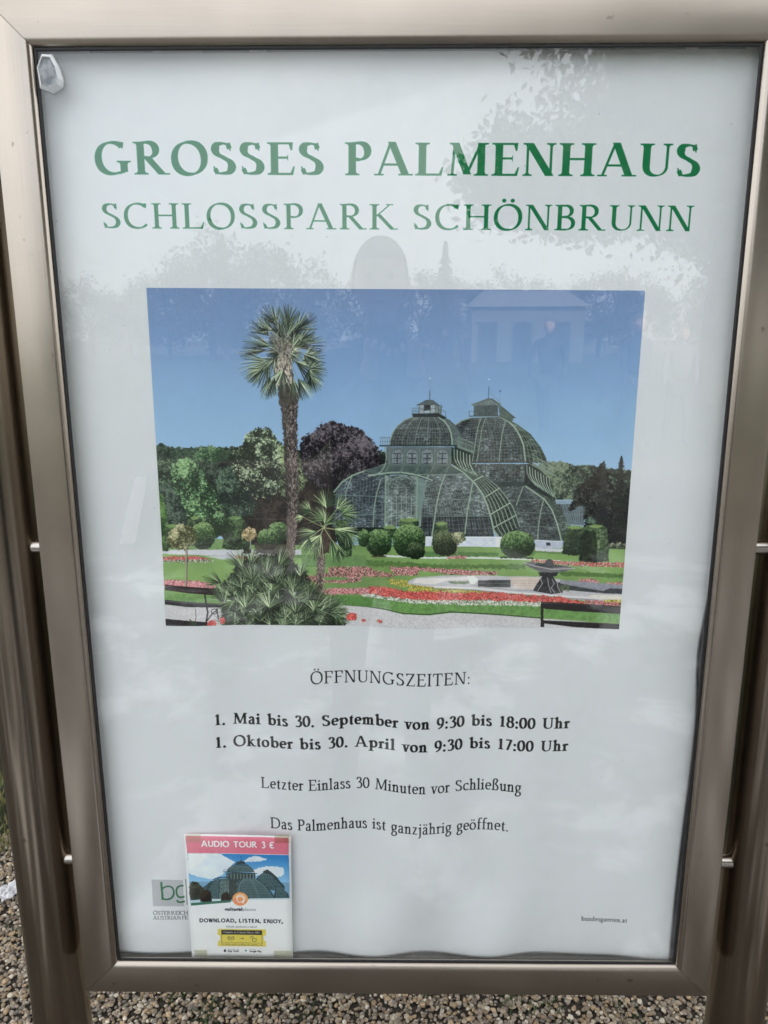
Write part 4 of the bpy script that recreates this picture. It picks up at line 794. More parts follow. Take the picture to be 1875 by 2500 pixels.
def steel(name, along, col=(.44, .390, .335), rough=.18, streak=.05, bands=14):
    """brushed stainless steel; 'along' is the axis the grain runs along"""
    m = mat(name, col, rough, 1.0); b = m.node_tree.nodes['Principled BSDF']
    t = N(m, 'ShaderNodeTexCoord'); mp = N(m, 'ShaderNodeMapping'); s = [900, 900, 900]; s[along] = 9; mp.inputs['Scale'].default_value = s; L(m, t.outputs['Object'], mp.inputs['Vector'])
    n = N(m, 'ShaderNodeTexNoise'); n.inputs['Scale'].default_value = 1; n.inputs['Detail'].default_value = 3; L(m, mp.outputs['Vector'], n.inputs['Vector'])
    g = N(m, 'ShaderNodeTexNoise'); g.inputs['Scale'].default_value = 7; g.inputs['Detail'].default_value = 5; L(m, t.outputs['Object'], g.inputs['Vector'])
    sp = N(m, 'ShaderNodeTexNoise'); sp.inputs['Scale'].default_value = 60; sp.inputs['Detail'].default_value = 2; L(m, t.outputs['Object'], sp.inputs['Vector'])
    r = N(m, 'ShaderNodeMapRange'); r.inputs['To Min'].default_value = rough-.03; r.inputs['To Max'].default_value = rough+.05; L(m, g.outputs['Fac'], r.inputs['Value']); L(m, r.outputs['Result'], b.inputs['Roughness'])
    cr = N(m, 'ShaderNodeMapRange'); cr.inputs['From Min'].default_value = .3; cr.inputs['From Max'].default_value = .7; cr.inputs['To Min'].default_value = .97; cr.inputs['To Max'].default_value = 1.025; L(m, n.outputs['Fac'], cr.inputs['Value'])
    dk = N(m, 'ShaderNodeMapRange'); dk.inputs['From Min'].default_value = .73; dk.inputs['From Max'].default_value = .79; dk.inputs['To Min'].default_value = 1; dk.inputs['To Max'].default_value = .6; L(m, sp.outputs['Fac'], dk.inputs['Value'])
    mu = N(m, 'ShaderNodeMath', operation='MULTIPLY'); L(m, cr.outputs['Result'], mu.inputs[0]); L(m, dk.outputs['Result'], mu.inputs[1])
    m2 = N(m, 'ShaderNodeMapping'); s2 = [bands]*3; s2[along] = 1.2; m2.inputs['Scale'].default_value = s2; L(m, t.outputs['Object'], m2.inputs['Vector'])
    w = N(m, 'ShaderNodeTexNoise'); w.inputs['Scale'].default_value = 1; w.inputs['Detail'].default_value = 5; w.inputs['Roughness'].default_value = .62; L(m, m2.outputs['Vector'], w.inputs['Vector'])
    wr = N(m, 'ShaderNodeMapRange'); wr.inputs['From Min'].default_value = .33; wr.inputs['From Max'].default_value = .67; wr.inputs['To Min'].default_value = 1-streak; wr.inputs['To Max'].default_value = 1+streak; L(m, w.outputs['Fac'], wr.inputs['Value'])
    bl = N(m, 'ShaderNodeMapRange'); bl.inputs['From Min'].default_value = .35; bl.inputs['From Max'].default_value = .65; bl.inputs['To Min'].default_value = .94; bl.inputs['To Max'].default_value = 1.05; L(m, g.outputs['Fac'], bl.inputs['Value'])
    mu2 = N(m, 'ShaderNodeMath', operation='MULTIPLY'); L(m, wr.outputs['Result'], mu2.inputs[0]); L(m, bl.outputs['Result'], mu2.inputs[1]); mu3 = N(m, 'ShaderNodeMath', operation='MULTIPLY'); L(m, mu.outputs[0], mu3.inputs[0]); L(m, mu2.outputs[0], mu3.inputs[1]); mu = mu3
    x = N(m, 'ShaderNodeMix', data_type='RGBA', blend_type='MULTIPLY'); x.inputs['Factor'].default_value = 1; x.inputs['A'].default_value = (*col, 1); L(m, mu.outputs[0], x.inputs['B']); L(m, x.outputs['Result'], b.inputs['Base Color'])
    u = N(m, 'ShaderNodeBump'); u.inputs['Strength'].default_value = .05; u.inputs['Distance'].default_value = .0002; L(m, n.outputs['Fac'], u.inputs['Height']); L(m, u.outputs['Normal'], b.inputs['Normal'])
    return m
STEEL_X, STEEL_Z = steel('brushed_steel_horizontal', 0, rough=.34), steel('brushed_steel_vertical', 2, rough=.24)
STEEL_POST = steel('satin_steel_post', 2, (.31, .265, .215), .20, .22, 75)
STEEL_PIN = mat('polished_steel', (.50, .46, .42), .24, 1.0)
RUBBER = noisy(mat('black_rubber', (.012, .012, .013), .55), 80, .3)
PANEL = noisy(mat('grey_back_panel', (.42, .44, .48), .45), 30, .15)
INNER = noisy(mat('case_inside_metal', (.30, .29, .28), .4, .6), 20, .1)

def glass_mat(name, f0=.043, rough=0.0, tint=(.985, .995, .99)):
    """thin glass: mirrors by Schlick's law, otherwise clear"""
    m = bpy.data.materials.new(name); m.use_nodes = True; nt = m.node_tree; nt.nodes.clear()
    out = N(m, 'ShaderNodeOutputMaterial'); tr = N(m, 'ShaderNodeBsdfTransparent'); tr.inputs[0].default_value = (*tint, 1)
    gl = N(m, 'ShaderNodeBsdfGlossy'); gl.inputs['Roughness'].default_value = rough; gl.inputs['Color'].default_value = (1, 1, 1, 1)
    ge = N(m, 'ShaderNodeNewGeometry'); dt = N(m, 'ShaderNodeVectorMath', operation='DOT_PRODUCT'); L(m, ge.outputs['Incoming'], dt.inputs[0]); L(m, ge.outputs['Normal'], dt.inputs[1])
    ab = N(m, 'ShaderNodeMath', operation='ABSOLUTE'); L(m, dt.outputs['Value'], ab.inputs[0]); su = N(m, 'ShaderNodeMath', operation='SUBTRACT'); su.inputs[0].default_value = 1; L(m, ab.outputs[0], su.inputs[1])
    pw = N(m, 'ShaderNodeMath', operation='POWER'); pw.inputs[1].default_value = 5; L(m, su.outputs[0], pw.inputs[0]); ma = N(m, 'ShaderNodeMath', operation='MULTIPLY_ADD'); ma.inputs[1].default_value = 1-f0; ma.inputs[2].default_value = f0; L(m, pw.outputs[0], ma.inputs[0])
    mx = N(m, 'ShaderNodeMixShader'); L(m, ma.outputs[0], mx.inputs['Fac']); L(m, tr.outputs[0], mx.inputs[1]); L(m, gl.outputs[0], mx.inputs[2]); L(m, mx.outputs[0], out.inputs['Surface'])
    return m
GLASS = glass_mat('window_glass')
def dust_and_painted_mottle(m):
    """a thin film of dust and dried drops, thicker towards the bottom seal, with mottling painted as mirrored light"""
    out = next(n for n in m.node_tree.nodes if n.type == 'OUTPUT_MATERIAL'); src = out.inputs['Surface'].links[0].from_socket; t = N(m, 'ShaderNodeTexCoord')
    n = N(m, 'ShaderNodeTexNoise'); n.inputs['Scale'].default_value = 6; n.inputs['Detail'].default_value = 4; n.inputs['Roughness'].default_value = .7; L(m, t.outputs['Object'], n.inputs['Vector'])
    a = N(m, 'ShaderNodeMapRange'); a.inputs['From Min'].default_value = .5; a.inputs['From Max'].default_value = .75; a.inputs['To Max'].default_value = .03; L(m, n.outputs['Fac'], a.inputs['Value'])
    s = N(m, 'ShaderNodeSeparateXYZ'); L(m, t.outputs['Object'], s.inputs[0]); z = N(m, 'ShaderNodeMapRange'); z.inputs['From Min'].default_value = .66; z.inputs['From Max'].default_value = .56; z.inputs['To Max'].default_value = .10; L(m, s.outputs['Z'], z.inputs['Value'])
    zz = N(m, 'ShaderNodeMath', operation='MULTIPLY'); L(m, z.outputs['Result'], zz.inputs[0]); L(m, n.outputs['Fac'], zz.inputs[1])
    p = N(m, 'ShaderNodeMath', operation='ADD'); L(m, a.outputs['Result'], p.inputs[0]); L(m, zz.outputs[0], p.inputs[1]); q = N(m, 'ShaderNodeMath', operation='ADD'); L(m, p.outputs[0], q.inputs[0]); q.inputs[1].default_value = 0
    d = N(m, 'ShaderNodeBsdfDiffuse'); d.inputs[0].default_value = (.75, .73, .70, 1); x = N(m, 'ShaderNodeMixShader'); L(m, q.outputs[0], x.inputs[0]); L(m, src, x.inputs[1]); L(m, d.outputs[0], x.inputs[2]); L(m, x.outputs[0], out.inputs['Surface'])
dust_and_painted_mottle(GLASS)  # dust film whose pale mottling also paints mirrored light patches

def print_mat(name, arr, rough=.45):
    """flat print whose colours come from the array painted above (rows from the top)"""
    h, w = arr.shape[:2]; im = bpy.data.images.new(name, w, h, alpha=False); a = np.ones((h, w, 4), np.float32); a[..., :3] = arr[::-1]
    im.pixels.foreach_set(a.ravel()); im.update(); im.pack()
    m = mat(name, (1, 1, 1), rough, 0, .25); t = N(m, 'ShaderNodeTexImage', image=im, interpolation='Cubic', extension='EXTEND'); L(m, t.outputs['Color'], m.node_tree.nodes['Principled BSDF'].inputs['Base Color']); return m

DEP = 1.021
def rel(px, py, yr=1.021):
    """where the camera ray through a pixel of the 1875 x 2500 photograph meets the plane yr metres ahead (x, z relative to the camera)"""
    d = _r*((px-937.5)/1878)+_d*((py-1250)/1878)+_f; d = d*(yr/d.y); return d.x, d.z

# ================================================================ ground
X0, X1, Z0, Z1 = -.4232, .4328, 1.5-.9368, 1.5+.3340        # glass opening
soil = mat('damp_soil', (.085, .070, .055), .9); noisy(soil, 30, .35, bump=.6, dist=.01)
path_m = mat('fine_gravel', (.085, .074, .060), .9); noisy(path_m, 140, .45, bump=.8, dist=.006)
# ragged pale colour painted on the path as dapples of sunlight
def painted_dapples(m, col=(.80, .79, .77)):
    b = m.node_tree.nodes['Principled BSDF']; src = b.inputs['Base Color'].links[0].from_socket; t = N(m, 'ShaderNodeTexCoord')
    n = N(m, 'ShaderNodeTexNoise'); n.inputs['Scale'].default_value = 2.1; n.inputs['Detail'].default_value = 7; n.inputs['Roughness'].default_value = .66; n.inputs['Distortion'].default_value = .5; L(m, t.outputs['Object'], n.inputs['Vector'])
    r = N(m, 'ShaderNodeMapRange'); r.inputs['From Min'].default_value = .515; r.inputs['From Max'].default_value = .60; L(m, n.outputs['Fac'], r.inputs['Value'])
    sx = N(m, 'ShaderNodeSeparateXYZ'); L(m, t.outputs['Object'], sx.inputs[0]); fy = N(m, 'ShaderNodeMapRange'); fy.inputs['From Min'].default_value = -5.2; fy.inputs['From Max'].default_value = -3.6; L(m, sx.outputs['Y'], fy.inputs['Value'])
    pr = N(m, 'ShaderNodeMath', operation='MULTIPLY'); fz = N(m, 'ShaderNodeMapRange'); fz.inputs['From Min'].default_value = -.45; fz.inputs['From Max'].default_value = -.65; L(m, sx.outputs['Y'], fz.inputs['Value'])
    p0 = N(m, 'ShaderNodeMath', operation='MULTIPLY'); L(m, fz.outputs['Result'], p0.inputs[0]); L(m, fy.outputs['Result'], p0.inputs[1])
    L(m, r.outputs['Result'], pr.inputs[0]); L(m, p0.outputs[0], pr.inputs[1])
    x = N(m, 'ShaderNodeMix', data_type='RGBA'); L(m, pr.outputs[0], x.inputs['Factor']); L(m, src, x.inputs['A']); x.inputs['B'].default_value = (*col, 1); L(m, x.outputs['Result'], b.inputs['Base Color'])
painted_dapples(path_m)
lawn_m = mat('mown_lawn', (.024, .034, .012), .9); noisy(lawn_m, 40, .4, bump=.8, dist=.02)
tag(mesh_obj('ground', [(-400, -400, -.03), (400, -400, -.03), (400, 400, -.03), (-400, 400, -.03)], [(0, 1, 2, 3)], soil), kind='structure')
tag(mesh_obj('lawn', [(-120, -75, -.012), (120, -75, -.012), (120, -8.6, -.012), (-120, -8.6, -.012)], [(0, 1, 2, 3)], lawn_m), kind='structure')
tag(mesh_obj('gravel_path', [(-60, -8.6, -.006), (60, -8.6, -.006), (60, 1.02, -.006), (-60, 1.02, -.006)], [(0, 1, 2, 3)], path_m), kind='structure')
tag(mesh_obj('lawn', [(-120, 1.02, -.010), (120, 1.02, -.010), (120, 90, -.010), (-120, 90, -.010)], [(0, 1, 2, 3)], lawn_m), kind='structure')

# pebbles: real stones, one sheet of them
pebble_m = mat('pebbles', (1, 1, 1), .75); _a = N(pebble_m, 'ShaderNodeVertexColor', layer_name='tint'); L(pebble_m, _a.outputs['Color'], pebble_m.node_tree.nodes['Principled BSDF'].inputs['Base Color'])
PAL = np.array([(.40, .36, .30), (.34, .30, .25), (.30, .28, .26), (.46, .43, .38), (.24, .20, .16), (.36, .29, .21), (.62, .60, .56), (.20, .19, .18), (.42, .33, .23), (.30, .26, .23)])*np.array([1.12, 1.03, .89])
def pebbles(name, n, x0, x1, y0, y1, sub, rmin, rmax, seed, keep=None):
    r = np.random.RandomState(seed); bm = bmesh.new(); bmesh.ops.create_icosphere(bm, subdivisions=sub, radius=1); bv = np.array([v.co for v in bm.verts]); bf = np.array([[v.index for v in f.verts] for f in bm.faces]); bm.free()
    x = r.uniform(x0, x1, n); y = r.uniform(y0, y1, n)
    if keep is not None: k = keep(x, y); x, y = x[k], y[k]; n = len(x)
    R = rmin+(rmax-rmin)*r.rand(n)**2; sx = R*r.uniform(.85, 1.3, n); sy = R*r.uniform(.75, 1.05, n); sz = R*r.uniform(.5, .8, n); a = r.rand(n)*6.28; tl = r.randn(n)*.35
    V = bv[None]*(1+.16*r.randn(n, len(bv), 1)*.7); V = V*np.stack([sx, sy, sz], 1)[:, None]
    ct, st = np.cos(tl)[:, None], np.sin(tl)[:, None]; X, Z = V[..., 0]*ct-V[..., 2]*st, V[..., 0]*st+V[..., 2]*ct
    c, s = np.cos(a)[:, None], np.sin(a)[:, None]; V = np.stack([X*c-V[..., 1]*s, X*s+V[..., 1]*c, Z], -1)+np.stack([x, y, sz*.35+r.rand(n)*.006-.002], 1)[:, None]
    F = bf[None]+np.arange(n)[:, None, None]*len(bv); col = PAL[r.randint(0, len(PAL), n)]*(r.uniform(.65, 1.25, n)[:, None]); col = np.repeat(col, len(bv), 0)
    me = big_mesh(name, V.reshape(-1, 3), F.reshape(-1, 3), pebble_m, True, col); o = bpy.data.objects.new(name, me); C.objects.link(o); return o
near = tag(pebbles('gravel', 26000, -1.2, 1.08, .36, 1.09, 2, .0034, .0070, 3), 'small beige, grey and white pebbles around the foot of the display case', None, None, 'stuff')
tag(pebbles('gravel', 12000, -2.2, 2.2, -.62, 1.06, 1, .0042, .0088, 4, lambda x, y: ~((x > -1.2) & (x < 1.08) & (y > .36))), 'loose pebbles spread over the path before the display case', None, None, 'stuff')

# grass behind the gravel and weeds in it
grass_m = mat('grass_blades', (1, 1, 1), .7); _a = N(grass_m, 'ShaderNodeVertexColor', layer_name='tint'); L(grass_m, _a.outputs['Color'], grass_m.node_tree.nodes['Principled BSDF'].inputs['Base Color'])
def blades(name, pts, h, w, seed, cols, lean=.5):
    r = np.random.RandomState(seed); n = len(pts); a = r.rand(n)*6.28; H = h*r.uniform(.5, 1.2, n); d = np.stack([np.cos(a), np.sin(a), np.zeros(n)], 1); p = np.c_[-d[:, 1], d[:, 0], d[:, 2]]*w/2
    ln = lean*r.rand(n)[:, None]*H[:, None]; b = np.c_[pts, np.full(n, -.004)]; up = np.array([0, 0, 1])
    m1 = b+d*ln*.3+up*H[:, None]*.55; t = b+d*ln+up*H[:, None]*.95
    V = np.stack([b-p, b+p, m1+p*.8, m1-p*.8, t], 1).reshape(-1, 3); k = np.arange(n)[:, None]*5
    F = np.concatenate([k+[[0, 1, 2]], k+[[0, 2, 3]], k+[[3, 2, 4]]]); c = np.array(cols)[r.randint(0, len(cols), n)]*r.uniform(.7, 1.3, n)[:, None]
    me = big_mesh(name, V, F, grass_m, False, np.repeat(c, 5, 0)); o = bpy.data.objects.new(name, me); C.objects.link(o); return o
_g = np.c_[NR.uniform(-3.4, 3.4, 70000), 1.0+NR.rand(70000)**1.6*5.5]; _g = _g[(_g[:, 1] > 1.04+.10*np.sin(_g[:, 0]*7)+.05*NR.randn(70000)) & ((_g[:, 0] < -.45-.0*_g[:, 1]) | (_g[:, 0] > .45))]
tag(blades('grass', _g, .055, .0035, 5, [(.17, .19, .05), (.24, .21, .07), (.12, .16, .04), (.34, .28, .12), (.20, .18, .07)], 1.0), 'yellowish green grass beyond the edge of the gravel', None, None, 'stuff')
_w = []
for cx, cy, n in [(-.50, .50, 60), (-.42, .44, 90), (-.31, .50, 80), (-.2, .46, 50), (.28, .5, 90), (.36, .47, 60), (.1, .52, 30), (-.72, .62, 70), (-.86, .92, 120), (-.78, .46, 50), (-.64, .75, 60), (.52, .46, 40), (-.95, .7, 60)]:
    _w.append(np.c_[NR.normal(cx, .022, n), NR.normal(cy, .018, n)])
tag(blades('weeds', np.concatenate(_w), .020, .003, 6, [(.05, .08, .025), (.07, .10, .03), (.04, .07, .02)], 1.4), 'tiny green weeds sprouting between the pebbles', None, None, 'stuff')

# crumpled paper scrap on the gravel at the far left
_px = rel(28, 2195, 1.0); _k = -1.5/_px[1]; _bm = bmesh.new(); bmesh.ops.create_grid(_bm, x_segments=9, y_segments=7, size=.5)
for v in _bm.verts: v.co = Vector((v.co.x*.05+rnd.uniform(-.004, .004), v.co.y*.07+rnd.uniform(-.004, .004), .014+abs(math.sin(v.co.x*9+v.co.y*6))*.012+rnd.uniform(0, .007)))
bmesh.ops.rotate(_bm, verts=_bm.verts[:], cent=(0, 0, 0), matrix=Matrix.Rotation(-.5, 3, 'Z'))
_sc = bm_obj('paper_scrap', _bm, noisy(mat('white_paper', (.75, .75, .76), .6), 60, .1)); _sc.location = (_px[0]*_k, -1+_k, .004)
_sm = _sc.modifiers.new('thickness', 'SOLIDIFY'); _sm.thickness = .0006
tag(_sc, 'crumpled white paper scrap lying on the gravel left of the post', 'litter')

# ================================================================ the display case
case = tag(empty('poster_display_case', (0, .02, 0)), 'brushed steel poster case with glass front held between two round posts', 'display case')
case_off = Vector((0, .02, 0))
def kid(o, p=case, off=case_off):
    o.parent = p; o.location = o.location-off; return o
PROF = [(0, .0045), (0, .0028)]+[(.0095-.0095*math.cos(a), .0028-.0088*math.sin(a)) for a in [math.radians(10*k) for k in range(1, 9)]]+[(.0098, -.006), (.0506, -.006), (.0520, -.0055), (.0528, -.0042), (.053, -.0025), (.053, .118), (.036, .118), (.036, .026), (0, .026)]
def bar(side, prof, x0, x1, z0, z1, name, m, gap=.0004, smooth=True, subs=(.2, .4, .6, .8)):
    V = []; F = []; n = len(prof); ts = [0, *subs, 1]
    for t in ts:
        for u, y in prof:
            if side in 'TB':
                a, b = x0-u+gap, x1+u-gap; V.append((a+(b-a)*t, y, z1+u if side == 'T' else z0-u))
            else:
                a, b = z0-u+gap, z1+u-gap; V.append((x0-u if side == 'L' else x1+u, y, a+(b-a)*t))
    for k in range(len(ts)-1):
        for i in range(n): F.append((k*n+i, k*n+(i+1) % n, (k+1)*n+(i+1) % n, (k+1)*n+i))
    F.append(tuple(range(n))); F.append(tuple((len(ts)-1)*n+i for i in range(n))[::-1])
    bm = bmesh.new(); vs = [bm.verts.new(v) for v in V]
    for f in F: bm.faces.new([vs[i] for i in f])
    o = bm_obj(name, bm, m); me = o.data
    me.polygons.foreach_set('use_smooth', [True]*len(me.polygons)); me.set_sharp_from_angle(angle=math.radians(38)); return o
for s in 'TBLR': kid(bar(s, [(u, {'B': .0075, 'T': .0125}.get(s, .0075) if y == .026 else y) for u, y in PROF], X0, X1, Z0, Z1, 'frame_bar', STEEL_X if s in 'TB' else STEEL_Z))
GP = [(-.0001, .0012), (-.0001, .0002), (-.0010, -.0002), (-.0024, -.0001), (-.0033, .0004), (-.0035, .0018)]
for s in 'TBLR': kid(bar(s, GP, X0, X1, Z0, Z1, 'gasket', RUBBER, 0))
_b = bmesh.new(); add_box(_b, X0-.006, X1+.006, .0022, .0062, Z0-.006, Z1+.006); kid(bm_obj('glass_pane', _b, GLASS))
_b = bmesh.new(); add_box(_b, X0-.0355, X1+.0355, .034, .0375, Z0-.0355, Z1+.0355); kid(bm_obj('back_panel', _b, PANEL))
_b = bmesh.new(); add_box(_b, X0-.029, X1+.029, .0255, .0335, Z0-.035, Z0-.0125, .001); kid(bm_obj('bottom_rail', _b, INNER))
CLEAR = glass_mat('clear_plastic', .10, .25, (.80, .81, .82))
for a, b in ((.10, .38), (.43, .56), (.58, 1.07), (1.09, 1.3)):
    pass
for a, b in ((-.36, -.285), (-.225, -.17), (-.15, .19), (.20, .345), (.36, .415)):
    _b = bmesh.new(); add_box(_b, a, b, .0075, .0088, Z1-.0035, Z1+.012); kid(bm_obj('hanging_strip', _b, CLEAR))
# posts and the pins that carry the case
for side in (-1, 1):
    px_, py_ = (153, 2480) if side < 0 else (1792, 2490)
    xc = rel(px_, py_, 1.060)[0]; yc = .060; r = .0445; top = 2.02
    n = 64; prof = [(r, -.25), (r, .2), (r, .5), (r, .8), (r, 1.1), (r, 1.4), (r, 1.7), (r, top-.006), (r-.002, top-.001), (r-.006, top), (0, top)]
    V = [(rr*math.cos(2*math.pi*i/n), rr*math.sin(2*math.pi*i/n), z) for rr, z in prof[:-1] for i in range(n)]+[(0, 0, top)]; m_ = len(prof)-1
    F = [(k*n+i, k*n+(i+1) % n, (k+1)*n+(i+1) % n, (k+1)*n+i) for k in range(m_-1) for i in range(n)]+[((m_-1)*n+i, (m_-1)*n+(i+1) % n, m_*n) for i in range(n)]
    post = mesh_obj('post', V, F, STEEL_POST, smooth=True); post.location = (xc, yc, 0); kid(post)
    fx = X0-.053 if side < 0 else X1+.053
    for zz in (1.5-.289, 1.5-.794, 1.5+.25):
        _b = bmesh.new(); a_, b_ = sorted((fx-side*.004, xc-side*.006)); add_tube(_b, (a_, .050, zz), (b_, .050, zz), .0100, n=32)
        bmesh.ops.bevel(_b, geom=[e for e in _b.edges if e.calc_face_angle(0) > 1], offset=.002, segments=3, affect='EDGES')
        pin = bm_obj('mounting_pin', _b, STEEL_PIN, post, True); pin.data.set_sharp_from_angle(angle=math.radians(40)); pin.location = (-xc, -yc, 0)

# ================================================================ the poster
ANG = -.0078; PPM = 2200
PX0, PX1, PZ0, PZ1 = -.447, .4490, -.9400, .372     # sheet, in its own slightly turned frame (relative to the camera's foot point)
def to_sheet(x, z): return x-ANG*(-1)*z*1.0 if False else x+ANG*z, z-ANG*x
def PS(px, py, dep=1.021):
    x, z = rel(px, py, dep); x, z = to_sheet(x, z); return (x-PX0)*PPM, (PZ1-z)*PPM
PW, PH = int((PX1-PX0)*PPM), int((PZ1-PZ0)*PPM)
def lin(c):
    c = np.asarray(c, float); return np.where(c <= .04045, c/12.92, ((c+.055)/1.055)**2.4)
def unlin(c):
    c = np.clip(c, 0, 1); return np.where(c <= .0031308, c*12.92, 1.055*c**(1/2.4)-.055)
sheet = np.ones((PH, PW, 3), np.float32)*np.array([.93, .935, .945], np.float32)
sheet *= (1+.018*(_noise(PH, PW, 300, 31, 3)[..., None]-.5)).astype(np.float32)
def line_text(s, pl, pr, cap, T, t, col, track, word=None, serif=True, dep=1.021, xs=1):
    a = PS(*pl, dep); b = PS(*pr, dep); yb = (a[1]+b[1])/2
    draw_text(sheet, s, a[0], yb, cap*PPM, T, t, col, track, serif, width=b[0]-a[0], word=word)
GREEN = (.0, .47, .27); INK = (.04, .04, .045)
line_text('GROSSES PALMENHAUS', (234, 426), (1707, 430.5), .0375, 21.5, 6.2, GREEN, 10, 44)
line_text('SCHLOSSPARK SCHÖNBRUNN', (248, 557), (1690, 564), .0298, 14.5, 5.2, GREEN, 12, 30)
line_text('ÖFFNUNGSZEITEN:', (759, 1670), (1148, 1670), .0188, 12.5, 6, INK, 13)
line_text('1. Mai bis 30. September von 9:30 bis 18:00 Uhr', (525, 1773), (1389, 1774), .0172, 20.5, 9, INK, 11, 42)
line_text('1. Oktober bis 30. April von 9:30 bis 17:00 Uhr', (527, 1827), (1385, 1830), .0172, 20.5, 9, INK, 12, 42)
line_text('Letzter Einlass 30 Minuten vor Schließung', (637, 1929), (1271, 1930), .0178, 13.5, 6.5, INK, 9, 36)
line_text('Das Palmenhaus ist ganzjährig geöffnet.', (660, 2027), (1241, 2027), .0182, 13.5, 6.5, INK, 9, 36)
line_text('bundesgaerten.at', (1420, 2251), (1530, 2252), .0078, 14, 7, (.12, .13, .15), 12)
# emblem of the gardens at the lower left, partly under the leaflet
def srect(p, q, col, al=1.0):
    a, b = PS(*p), PS(*q); sheet[int(a[1]):int(b[1]), int(a[0]):int(b[0])] = sheet[int(a[1]):int(b[1]), int(a[0]):int(b[0])]*(1-al)+np.array(col)*al
srect((371, 2146), (451, 2210), (.76, .77, .78)); srect((454, 2144), (459, 2206), (.30, .33, .31)); srect((375, 2216), (470, 2217.3), (.2, .2, .2))
def sline(pts, w, col):
    P = np.array([PS(*p) for p in pts]); q = Pen(w, w, False); q.ribbon(P); m = np.zeros(sheet.shape[:2], bool)
    for k in q.P: fill_poly(m, k)
    sheet[m] = col
EG = (.10, .42, .26)
def epx(x, y): return 350+x/7.9, 2020+y/7.9
sline([epx(352, 1040), epx(378, 1375)], 7, EG)
sline([epx(*p) for p in _spl([(362, 1190), (400, 1145), (480, 1120), (560, 1145), (595, 1230), (575, 1310), (520, 1355), (440, 1365), (385, 1350)])], 6, EG)
sline([epx(*p) for p in _spl([(782, 1100), (700, 1115), (650, 1165), (650, 1260), (700, 1325), (800, 1315)])], 6, EG)
sline([epx(*p) for p in _spl([(655, 1380), (680, 1412), (740, 1418), (808, 1400)])], 6, EG)
line_text('ÖSTERREICH', (376, 2229), (460, 2229), .0064, 12, 6, (.15, .15, .17), 3)
line_text('AUSTRIAN FE', (376, 2240), (460, 2241), .0064, 12, 6, (.15, .15, .17), 3, 22)
for _ in range(60):       # specks of dust and fly marks on the paper
    x, y, r_ = NR.randint(PW), NR.randint(PH), NR.randint(1, 3); sheet[y:y+r_, x:x+r_] *= .45
garden = paint_garden(1500, 1076)
_l = lin(garden); _g = _l.mean(2, keepdims=True); garden = unlin(np.clip((_g+(_l-_g)*.82-.006)/.62, 0, 1))
# waves in the hanging paper: towards the glass is positive (metres), read off the wandering text lines
_mx = [-.46, -.36, -.27, -.215, -.12, -.043, .043, .14, .206, .28, .36, .46]; _mv = [0, .001, .0034, -.0044, .0040, -.0052, .0088, -.0060, .0022, -.0016, .001, .002]
_bx = [-.46, -.36, -.26, -.17, -.11, -.024, .06, .155, .235, .33, .44, .46]; _bv = [.001, .0065, .001, .003, -.003, .0075, -.0045, .0065, -.005, -.003, .005, .005]
def _cos(x, xs, vs):
    i = np.clip(np.searchsorted(xs, x)-1, 0, len(xs)-2); xs = np.array(xs); vs = np.array(vs); t = np.clip((x-xs[i])/(xs[i+1]-xs[i]), 0, 1); t = (1-np.cos(t*np.pi))/2; return vs[i]*(1-t)+vs[i+1]*t
def sst(a, b, x): t = np.clip((x-a)/(b-a), 0, 1); return t*t*(3-2*t)
def wave(x, z):
    x = np.asarray(x, float); z = np.asarray(z, float)
    k = sst(-.30, -.55, z); b = sst(-.80, -.94, z)
    d = (_cos(x+.02*(z+.6), _mx, _mv)*(1-b)+_cos(x, _bx, _bv)*b)*k
    d = d+.0012*np.sin(x*7+z*3+1)*(1-k)+.0007*np.sin(x*13-z*9)
    d = d+.0042*np.exp(-((z+.385)/.06)**2)*np.sin(x*17+.6)                      # ripple along the picture's lower edge
    f = (z-.245)-(x+.12)*.30; d = d-.0030*np.exp(-np.abs(f)/.022)*sst(-.34, -.1, x)*sst(.16, -.02, x)*(f < 0)-.0030*(f >= 0)*np.exp(-f/.05)*sst(-.34, -.1, x)*sst(.16, -.02, x)
    d = d-.004*np.exp(-((z+.43)/.10)**2)*sst(.33, .45, x)                        # edge buckles away at the right
    return d
def sheet_mesh(name, x0, x1, z0, z1, nx, nz_, m, off, parent, curl=None, fn=wave, base=.021, edge=False):
    xs = np.linspace(x0, x1, nx); zs = np.linspace(z1, z0, nz_); Xg, Zg = np.meshgrid(xs, zs); U = (Xg-x0)/(x1-x0); Vv = (Zg-z0)/(z1-z0)
    Xs = Xg.copy()
    if edge:
        xr = .4475-.0105*np.exp(-((Zg+.42)/.085)**2)-.0105*sst(-.30, -.9, Zg); Xs = np.where(Xg > .38, .38+(Xg-.38)*(xr-.38)/(x1-.38), Xg)
    Y = base-fn(Xg, Zg)-off; xw = Xs-ANG*Zg*1.0; zw = Zg+ANG*Xs
    V = np.stack([xw, Y, zw+1.5], -1).reshape(-1, 3); i = np.arange((nx)*(nz_)).reshape(nz_, nx); F = np.stack([i[1:, :-1], i[1:, 1:], i[:-1, 1:], i[:-1, :-1]], -1).reshape(-1, 4)
    me = big_mesh(name, V, F, m, True); uv = me.uv_layers.new(name='UVMap'); UVv = np.stack([U, Vv], -1).reshape(-1, 2)[F.ravel()]; uv.data.foreach_set('uv', UVv.astype(np.float32).ravel())
    o = bpy.data.objects.new(name, me); C.objects.link(o)
    if parent: o.parent = parent; o.location = -Vector(parent.location)
    return o
poster = tag(empty('poster', (0, .021, 1.5+PZ0)), 'large white garden poster with green heading and greenhouse photograph behind the glass', 'poster')
_s = sheet_mesh('paper_sheet', PX0, PX1, PZ0, PZ1, 220, 320, print_mat('poster_print', sheet), 0, poster, edge=True)
